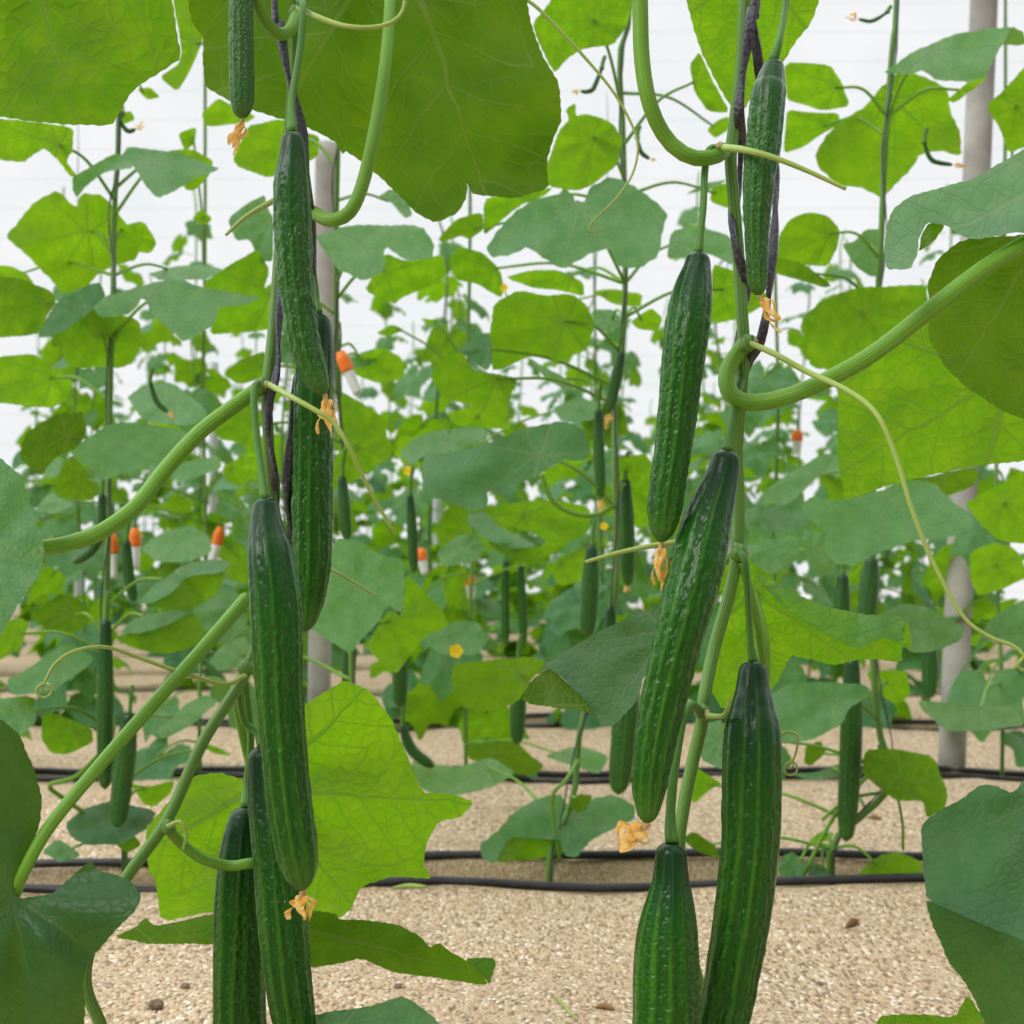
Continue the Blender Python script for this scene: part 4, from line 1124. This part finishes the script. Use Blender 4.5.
far('small bent cucumber lying against a leaf left of centre', [(402, 725), (412, 750), (434, 767)], 12, 2.3)
far('dark cucumber tip behind the broad glaucous leaf at right', [(843, 573), (842, 600), (841, 640)], 17, 2.1)
far('pale green cucumber behind the broad glaucous leaf, beside the second row stem', [(872, 556), (869, 590), (865, 630)], 20, 2.0, tone=.5)
far('long dark cucumber reaching almost to the sand at right', [(852, 655), (851, 740), (846, 842)], 23, 2.0)
far('dark cucumber end in front of the thick grey post', [(930, 640), (930, 670), (929, 699)], 17, 2.6)
far('dark cucumber half hidden behind the bright leaf, low at left centre', [(350, 630), (349, 660), (348, 690)], 15, 2.2)
far('tiny curved fruit with an orange tip hanging from the upper left leaves', [(150, 382), (157, 402), (168, 412)], 6, 2.0, (174, 418, 7), up=14)
far('tiny curved fruit with an orange bud at the upper right', [(924, 142), (932, 160), (953, 165)], 5, 2.0, (966, 166, 6), up=14)
far('tiny curved fruit with an orange bud near the tendril at top', [(602, 68), (592, 90), (580, 91)], 5, 2.0, (572, 93, 6), up=12)
far('tiny fruit with a dull flower below the one near the top tendril', [(637, 138), (641, 152), (650, 159)], 5, 2.0, (656, 160, 5), up=12)
far('tiny fruit with a yellow open flower at the top right', [(888, 12), (872, 21), (858, 19)], 4, 2.0, (846, 15, 9), up=6)
far('tiny fruit with an orange bud in front of the white film at upper left', [(120, 122), (128, 131), (136, 129)], 5, 2.05, (143, 124, 8), up=10)
bit(V3, 'leaf_stalk', [(541, 474, 1.99), (552, 500, 2.0), (572, 513, 2.01), (594, 515, 2.02), (613, 506, 2.03)], 2.6, STALK)

# --- hanging tubes with orange caps ----------------------------------------
def hang(label, x, y, d, L, lean, w=10, string=30):
    top = P(x, y, d); bot = P(x + lean, y + L, d)
    r = w * .5 * d / F
    m = top.lerp(bot, .42)
    V, Fc, A = tube_geo([m, bot], lambda t: r * (1 - .25 * t), n=8, sides=14)
    o = mesh_obj('hanging_tube', V, Fc, WHITE, None, top, attr=A)
    tag(o, label, 'tube')
    tube('cap', [top, m.lerp(bot, .06)], lambda t: r * (.75 + .4 * smooth(t, 0, .4)), ORANGE, o, n=10, sides=14)['label'] = 'orange cap'
    tube('hook', [P(x, y - string, d), P(x + 1, y - string * .5, d), top], .0012, TWINE, o, n=8, sides=5)


hang('orange capped white tube hanging next to the far left string', 112, 533, 2.1, 45, 2)
hang('orange capped white tube just right of the one next to the left string', 135, 528, 2.15, 40, 1)
hang('orange capped white tube tilted left, far behind the thick leaf stalk', 221, 527, 3.0, 38, -10)
hang('orange capped white tube leaning right beside the half hidden cucumber', 340, 352, 2.0, 42, 18, 12)
hang('orange capped white tube left of the centre pipe', 420, 548, 3.0, 26, 5)
hang('orange capped white tube right of the centre pipe', 470, 574, 3.1, 25, 1)
hang('orange capped tube by the near right stem, behind the leaf stalk', 797, 430, 3.0, 24, 0)


def small_flower(label, x, y, d, w):
    c = P(x, y, d)
    r = w * .5 * d / F
    V, Fc = [c + Vector((0, .3 * r, 0))], []
    for k in range(5):
        a0 = 2 * pi * k / 5
        b0 = len(V)
        for da, rr, dz in ((-.6, .85, -.1), (0, 1.0, -.3), (.6, .85, -.1)):
            V.append(c + Vector((cos(a0 + da) * rr * r, dz * r, sin(a0 + da) * rr * r)))
        Fc += [(0, b0, b0 + 1), (0, b0 + 1, b0 + 2)]
    o = mesh_obj('yellow_flower', V, Fc, YELLOW, None, c)
    tag(o, label, 'flower')
    tube('stalk', [c + Vector((0, .3 * r, 0)), c + Vector((.004, r, -.012)), c + Vector((.006, 1.6 * r, -.04))], .001, TENDRIL, o, n=8, sides=5)


small_flower('bright yellow open flower low at the centre, above a drooping leaf', 456, 651, 2.3, 15)
small_flower('small yellow flower beside the middle cluster of cucumbers', 604, 526, 2.2, 9)
small_flower('small yellow flower under the bright leaf at top centre', 504, 288, 2.0, 9)
small_flower('small orange yellow flower in the mid-distance, left of the dark drooping leaf', 408, 471, 2.8, 10)

# --- far rows: every plant its own ------------------------------------------
PROFILE = [(0, 1.0), (22, .76), (50, .86), (75, .68), (105, .72), (135, .62), (160, .5), (172, .26), (180, .07)]


def leaf_outline(rr):
    half = [(a, r * rr.uniform(.92, 1.08)) for a, r in PROFILE]
    pts = []
    for sgn in (1, -1):
        seq = half if sgn == 1 else [(a, r * rr.uniform(.94, 1.06)) for a, r in half[1:-1]][::-1]
        for a, r in seq:
            pts.append(Vector((sgn * sin(radians(a)) * r, cos(radians(a)) * r)))
    return pts[::-1]


def leaf_shape(seed, step):
    rr = random.Random(seed)
    vo, fo = fill(leaf_outline(rr), step, seed, .2)
    fold, droop, wv = rr.uniform(-.05, .3), rr.uniform(.1, .5), rr.uniform(.1, .22)
    V = []
    for p in vo:
        z = -fold * abs(p.x) * .8 - droop * max(0, p.y) ** 2 * .7 - .25 * p.x * p.x + wv * noise.noise(Vector((p.x * 2 + seed, p.y * 2, seed)))
        z += .07 * pleat(p.x, p.y)
        V.append(Vector((p.x, p.y, z)))
    return V, fo, [(p.x, p.y) for p in vo]


GEN = [leaf_shape(s, .13) for s in range(7)]
GENM, STKM = [], None
for i, (V, Fc, UV) in enumerate(GEN):
    me = bpy.data.meshes.new('leaf')
    me.from_pydata(V, [], Fc)
    l = me.uv_layers.new(name='UVMap')
    l.data.foreach_set('uv', [c for lp in me.loops for c in UV[lp.vertex_index]])
    me.polygons.foreach_set('use_smooth', [True] * len(me.polygons))
    me.materials.append(LEAF)
    GENM.append(me)
sv, sf, sa = tube_geo([(0, .02, .0), (0, -.3, -.02), (0, -.65, -.2), (0, -.9, -.5)], .022, n=10, sides=6)
STKM = bpy.data.meshes.new('leaf_stalk')
STKM.from_pydata(sv, [], sf)
a = STKM.attributes.new('around', 'FLOAT_VECTOR', 'POINT'); a.data.foreach_set('vector', [c for v in sa for c in v])
STKM.polygons.foreach_set('use_smooth', [True] * len(STKM.polygons))
STKM.materials.append(STALK)


def pose(az, tilt, size, rr):
    y = Vector((cos(az) * cos(tilt), sin(az) * cos(tilt), -sin(tilt)))
    x = y.cross(Vector((0, 0, 1))).normalized()
    z = x.cross(y)
    m = Matrix((x, y, z)).transposed() @ Matrix.Rotation(rr.uniform(-.35, .35), 3, 'Y')
    return m.to_4x4() @ Matrix.Scale(size, 4)


def grow(v, n, z0, z1, rr, stalks=True, lo=.072, hi=.118):
    for i in range(n):
        z = z0 + (z1 - z0) * ((i + rr.uniform(.1, .9)) / n) ** 1.15
        s = v.at_z(z)
        sz = rr.uniform(lo, hi) * (1 - .3 * smooth(z, .5, 1.4))
        m = pose(rr.uniform(0, 2 * pi), radians(rr.uniform(12, 62)), sz, rr)
        base = m @ Vector((0, -.9, -.5))
        loc = s - base
        o = bpy.data.objects.new('leaf', GENM[rr.randrange(len(GENM))])
        COL.objects.link(o)
        o.parent = v.root
        o.matrix_basis = Matrix.Translation(loc - wpos(v.root)) @ m
        o['tone'] = rr.uniform(.75, 1.0)
        if stalks:
            k = bpy.data.objects.new('leaf_stalk', STKM)
            COL.objects.link(k)
            k.parent = o


rr = random.Random(21)
for v in ROW3:
    grow(v, 11, .05, .95, rr)
names = ['left of the left grey post', 'between the left vine and the centre', 'right of the centre', 'near the thick grey post']
for row, d in ((3, 3.0), (4, 3.95), (5, 4.9)):
    half = 512 * d / F + .34
    n = {3: 7, 4: 8, 5: 10}[row]
    for i in range(n):
        x = -half + 2 * half * (i + .5) / n + rr.uniform(-.08, .08)
        if row == 3 and min(abs(x - v.path[40].x) for v in ROW3) < .24: continue
        yy = d + rr.uniform(-.05, .05)
        top = {3: 1.0, 4: 1.1, 5: 1.2}[row] + rr.uniform(-.15, .2)
        g = ground(x, yy)
        W = [Vector((x + rr.uniform(-.02, .02), yy, top + .12)), Vector((x + rr.uniform(-.03, .03), yy, top)), Vector((x + rr.uniform(-.03, .03), yy, top * .6)), Vector((x + rr.uniform(-.03, .03), yy, top * .3)), g - Vector((0, 0, .01))]
        ordn = {3: 'third', 4: 'fourth', 5: 'fifth'}[row]
        v = Vine('leafy cucumber vine on a string in the %s row back, hazy in the distance' % ordn, W, .0035, '%s row vines' % ordn, n=30)
        grow(v, {3: 14, 4: 19, 5: 20}[row], .04, top, rr, row < 5)
        grow(v, {3: 3, 4: 7, 5: 7}[row], .0, .34, rr, row < 4)
        if row < 5:
            W2 = [p + Vector((.004, -.008, 0)) for p in spline(W, 8)]
            twine('thin dark string in the %s row back, with vines twisting round it' % ordn, [W2[0] + Vector((0, 0, .25))] + W2, .0010, '%s row strings' % ordn, True, 5, 20)

# farther plants are one mesh each (a stem and its leaves)
FARM = []
for k in range(5):
    r2 = random.Random(100 + k)
    V, Fc, UV, MI, AT = [], [], [], [], []
    top = 1.35 + .12 * k
    tv, tf, ta = tube_geo([(0, 0, top + .1), (.02, 0, top - .05), (-.02, .02, .7), (.02, 0, .3), (0, 0, -.02)], .004, n=16, sides=6)
    V += tv; Fc += tf; MI += [1] * len(tf); UV += [(0, 0)] * len(tv); AT += ta
    low = [leaf_shape(s, .24) for s in range(4)]
    for i in range(38):
        z = .02 + (top - .02) * ((i + r2.random()) / 38) ** 1.4
        m = pose(r2.uniform(0, 2 * pi), radians(r2.uniform(12, 62)), r2.uniform(.07, .115) * (1 - .3 * smooth(z, .6, 1.5)), r2)
        loc = Vector((0, 0, z)) - m @ Vector((0, -.9, -.5))
        lv, lf, lu = low[r2.randrange(4)]
        b0 = len(V)
        V += [m @ p + loc for p in lv]
        Fc += [tuple(j + b0 for j in f) for f in lf]
        MI += [0] * len(lf); UV += lu; AT += [(0, 0, 0)] * len(lv)
        b0 = len(V)
        V += [m @ p + loc for p in sv[::1]]
        Fc += [tuple(j + b0 for j in f) for f in sf]
        MI += [1] * len(sf); UV += [(0, 0)] * len(sv); AT += sa
    proto = mesh_obj('cucumber_vine', V, Fc, LEAF, None, (0, 0, 0), attr=AT, uv=UV, slots=[LEAF, STALK], fmat=MI)
    FARM.append(proto.data)
    bpy.data.objects.remove(proto)
ORD = {6: 'sixth', 7: 'seventh', 8: 'eighth', 9: 'ninth', 10: 'tenth', 11: 'eleventh', 12: 'twelfth'}
for row in range(6, 13):
    d = 2.05 + .95 * (row - 2)
    half = 512 * d / F + .5
    n = int(2 * half / .5)
    for i in range(n):
        x = -half + 2 * half * (i + .5) / n + rr.uniform(-.05, .05)
        y = d + rr.uniform(-.06, .06)
        o = bpy.data.objects.new('cucumber_vine', FARM[rr.randrange(5)])
        COL.objects.link(o)
        o.location = ground(x, y)
        o.rotation_euler.z = rr.uniform(0, 6.28)
        o['tone'] = rr.uniform(.85, 1)
        tag(o, 'tall leafy vine in the %s row, near the white far wall' % ORD[row] if row > 8 else 'small distant leafy vine in the %s row of the greenhouse' % ORD[row], 'cucumber plant', '%s row vines' % ORD[row])

# --- bits on the sand -------------------------------------------------------
def clod(label, px, py, r, mat=CLOD, name='soil_clod', sq=.7):
    d = H * F / (py - HZ)
    for _ in range(6):
        x = (px - 512) * d / F
        d = (H - furrow(x, d)) * F / (py - HZ)
    x = (px - 512) * d / F
    tag(blob(name, ground(x, d) + Vector((0, 0, r * .35)), r, mat, None, sq), label, 'clod')


clod('brown soil clod on the sand, lower left, larger of the two by the dark leaf', 156, 1008, .0075)
clod('small soil clod on the sand between the dark leaf and the bottom cucumber', 185, 988, .0045)
clod('small soil clod far down the sand, left of the centre', 398, 988, .004)
clod('small dark soil clod on the sand right of the bottom pair of cucumbers', 820, 985, .0035)


def scrap(label, x0, y0, x1, y1, w, mat, name, cat):
    W = []
    for t in (0, .5, 1):
        px, py = x0 + (x1 - x0) * t, y0 + (y1 - y0) * t
        d = H * F / (py - HZ)
        for _ in range(6):
            x = (px - 512) * d / F
            d = (H - furrow(x, d)) * F / (py - HZ)
        W.append(ground((px - 512) * d / F, d) + Vector((0, 0, w * .5 + (.002 if t == .5 else 0))))
    V, Fc, A = tube_geo(W, lambda t: w * (.25 + sin(pi * (t * .9 + .05))), n=14, sides=8)
    tag(mesh_obj(name, V, Fc, mat, None, W[0], attr=A), label, cat)


scrap('brown dry leaf scrap on the sand right of the long cucumber', 846, 929, 858, 922, .0035, DRYLEAF, 'leaf_scrap', 'leaf scrap')
scrap('dark dry twig lying on the sand at the bottom, right of centre', 596, 1008, 614, 1011, .0025, DRYLEAF, 'twig', 'twig')
scrap('pale green dropped tendril on the sand near the bottom', 553, 995, 575, 1020, .0012, TENDRIL, 'dropped_tendril', 'tendril')
scrap('yellow green stalk scrap beside the near drip hose', 392, 889, 428, 888, .0028, TENDRIL, 'stalk_scrap', 'stalk')
scrap('short brown twig behind the long dark cucumber near the sand', 868, 818, 882, 820, .003, DRYLEAF, 'twig', 'twig')

# ================================================================= light and camera
sun = bpy.data.lights.new('sun_through_film', 'SUN')
sun.energy = 1.7
sun.angle = radians(32)
sun.color = (1, .985, .95)
so = bpy.data.objects.new('sun_through_film', sun)
COL.objects.link(so)
so.rotation_euler = Vector((-.62, -.62, .72)).to_track_quat('Z', 'Y').to_euler()

SKY, SKY_BACK = 2.65, .26
w = bpy.data.worlds.new('overcast_sky')
scene.world = w
w.use_nodes = True
nt = w.node_tree
nt.nodes.clear()
tc = nt.nodes.new('ShaderNodeTexCoord')
sp = nt.nodes.new('ShaderNodeSeparateXYZ')
nt.links.new(tc.outputs['Generated'], sp.inputs[0])
rp = nt.nodes.new('ShaderNodeValToRGB')           # overcast: bright overhead, dim at and below the horizon
nt.links.new(sp.outputs[2], rp.inputs[0])
e = rp.color_ramp.elements
e[0].position, e[0].color = 0.0, (.20, .20, .19, 1)
e[1].position, e[1].color = .95, (1, 1, 1, 1)
for p_, c_ in ((.02, (.42, .43, .44, 1)), (.35, (.62, .64, .66, 1))):
    el = e.new(p_); el.color = c_
mr = nt.nodes.new('ShaderNodeMapRange')              # the haze is brighter on the far side
mr.interpolation_type = 'SMOOTHSTEP'
nt.links.new(sp.outputs[1], mr.inputs[0])
for i_, v_ in ((1, -.7), (2, .8), (3, SKY_BACK), (4, 1.0)):
    mr.inputs[i_].default_value = v_
mr2 = nt.nodes.new('ShaderNodeMapRange')             # and a little brighter on the left
mr2.interpolation_type = 'SMOOTHSTEP'
nt.links.new(sp.outputs[0], mr2.inputs[0])
for i_, v_ in ((1, -.7), (2, .7), (3, 1.08), (4, .74)):
    mr2.inputs[i_].default_value = v_
mt = nt.nodes.new('ShaderNodeMath'); mt.operation = 'MULTIPLY'
nt.links.new(mr.outputs[0], mt.inputs[0]); nt.links.new(mr2.outputs[0], mt.inputs[1])
mm = nt.nodes.new('ShaderNodeMix'); mm.data_type = 'RGBA'; mm.blend_type = 'MULTIPLY'
mm.inputs[0].default_value = 1
nt.links.new(rp.outputs[0], mm.inputs[6]); nt.links.new(mt.outputs[0], mm.inputs[7])
bgn = nt.nodes.new('ShaderNodeBackground')
nt.links.new(mm.outputs[2], bgn.inputs[0])
bgn.inputs[1].default_value = SKY
wo = nt.nodes.new('ShaderNodeOutputWorld')
nt.links.new(bgn.outputs[0], wo.inputs[0])
w.cycles.sampling_method = 'AUTOMATIC'

cam = bpy.data.cameras.new('camera')
co = bpy.data.objects.new('camera', cam)
COL.objects.link(co)
co.location = (0, 0, H)
co.rotation_euler = (pi / 2, 0, 0)
cam.sensor_fit = 'HORIZONTAL'
cam.sensor_width = 24
cam.lens = 35
cam.shift_y = (HZ - 512) / 1024
cam.clip_start = .02
cam.dof.use_dof = True
cam.dof.focus_distance = 1.0
cam.dof.aperture_fstop = 9.5
scene.camera = co

scene.view_settings.view_transform = 'Standard'
scene.view_settings.look = 'None'
scene.view_settings.exposure = 0.14
scene.view_settings.gamma = 1
scene.view_settings.use_curve_mapping = False
scene.cycles.max_bounces = 12
scene.cycles.transmission_bounces = 8
scene.cycles.diffuse_bounces = 6
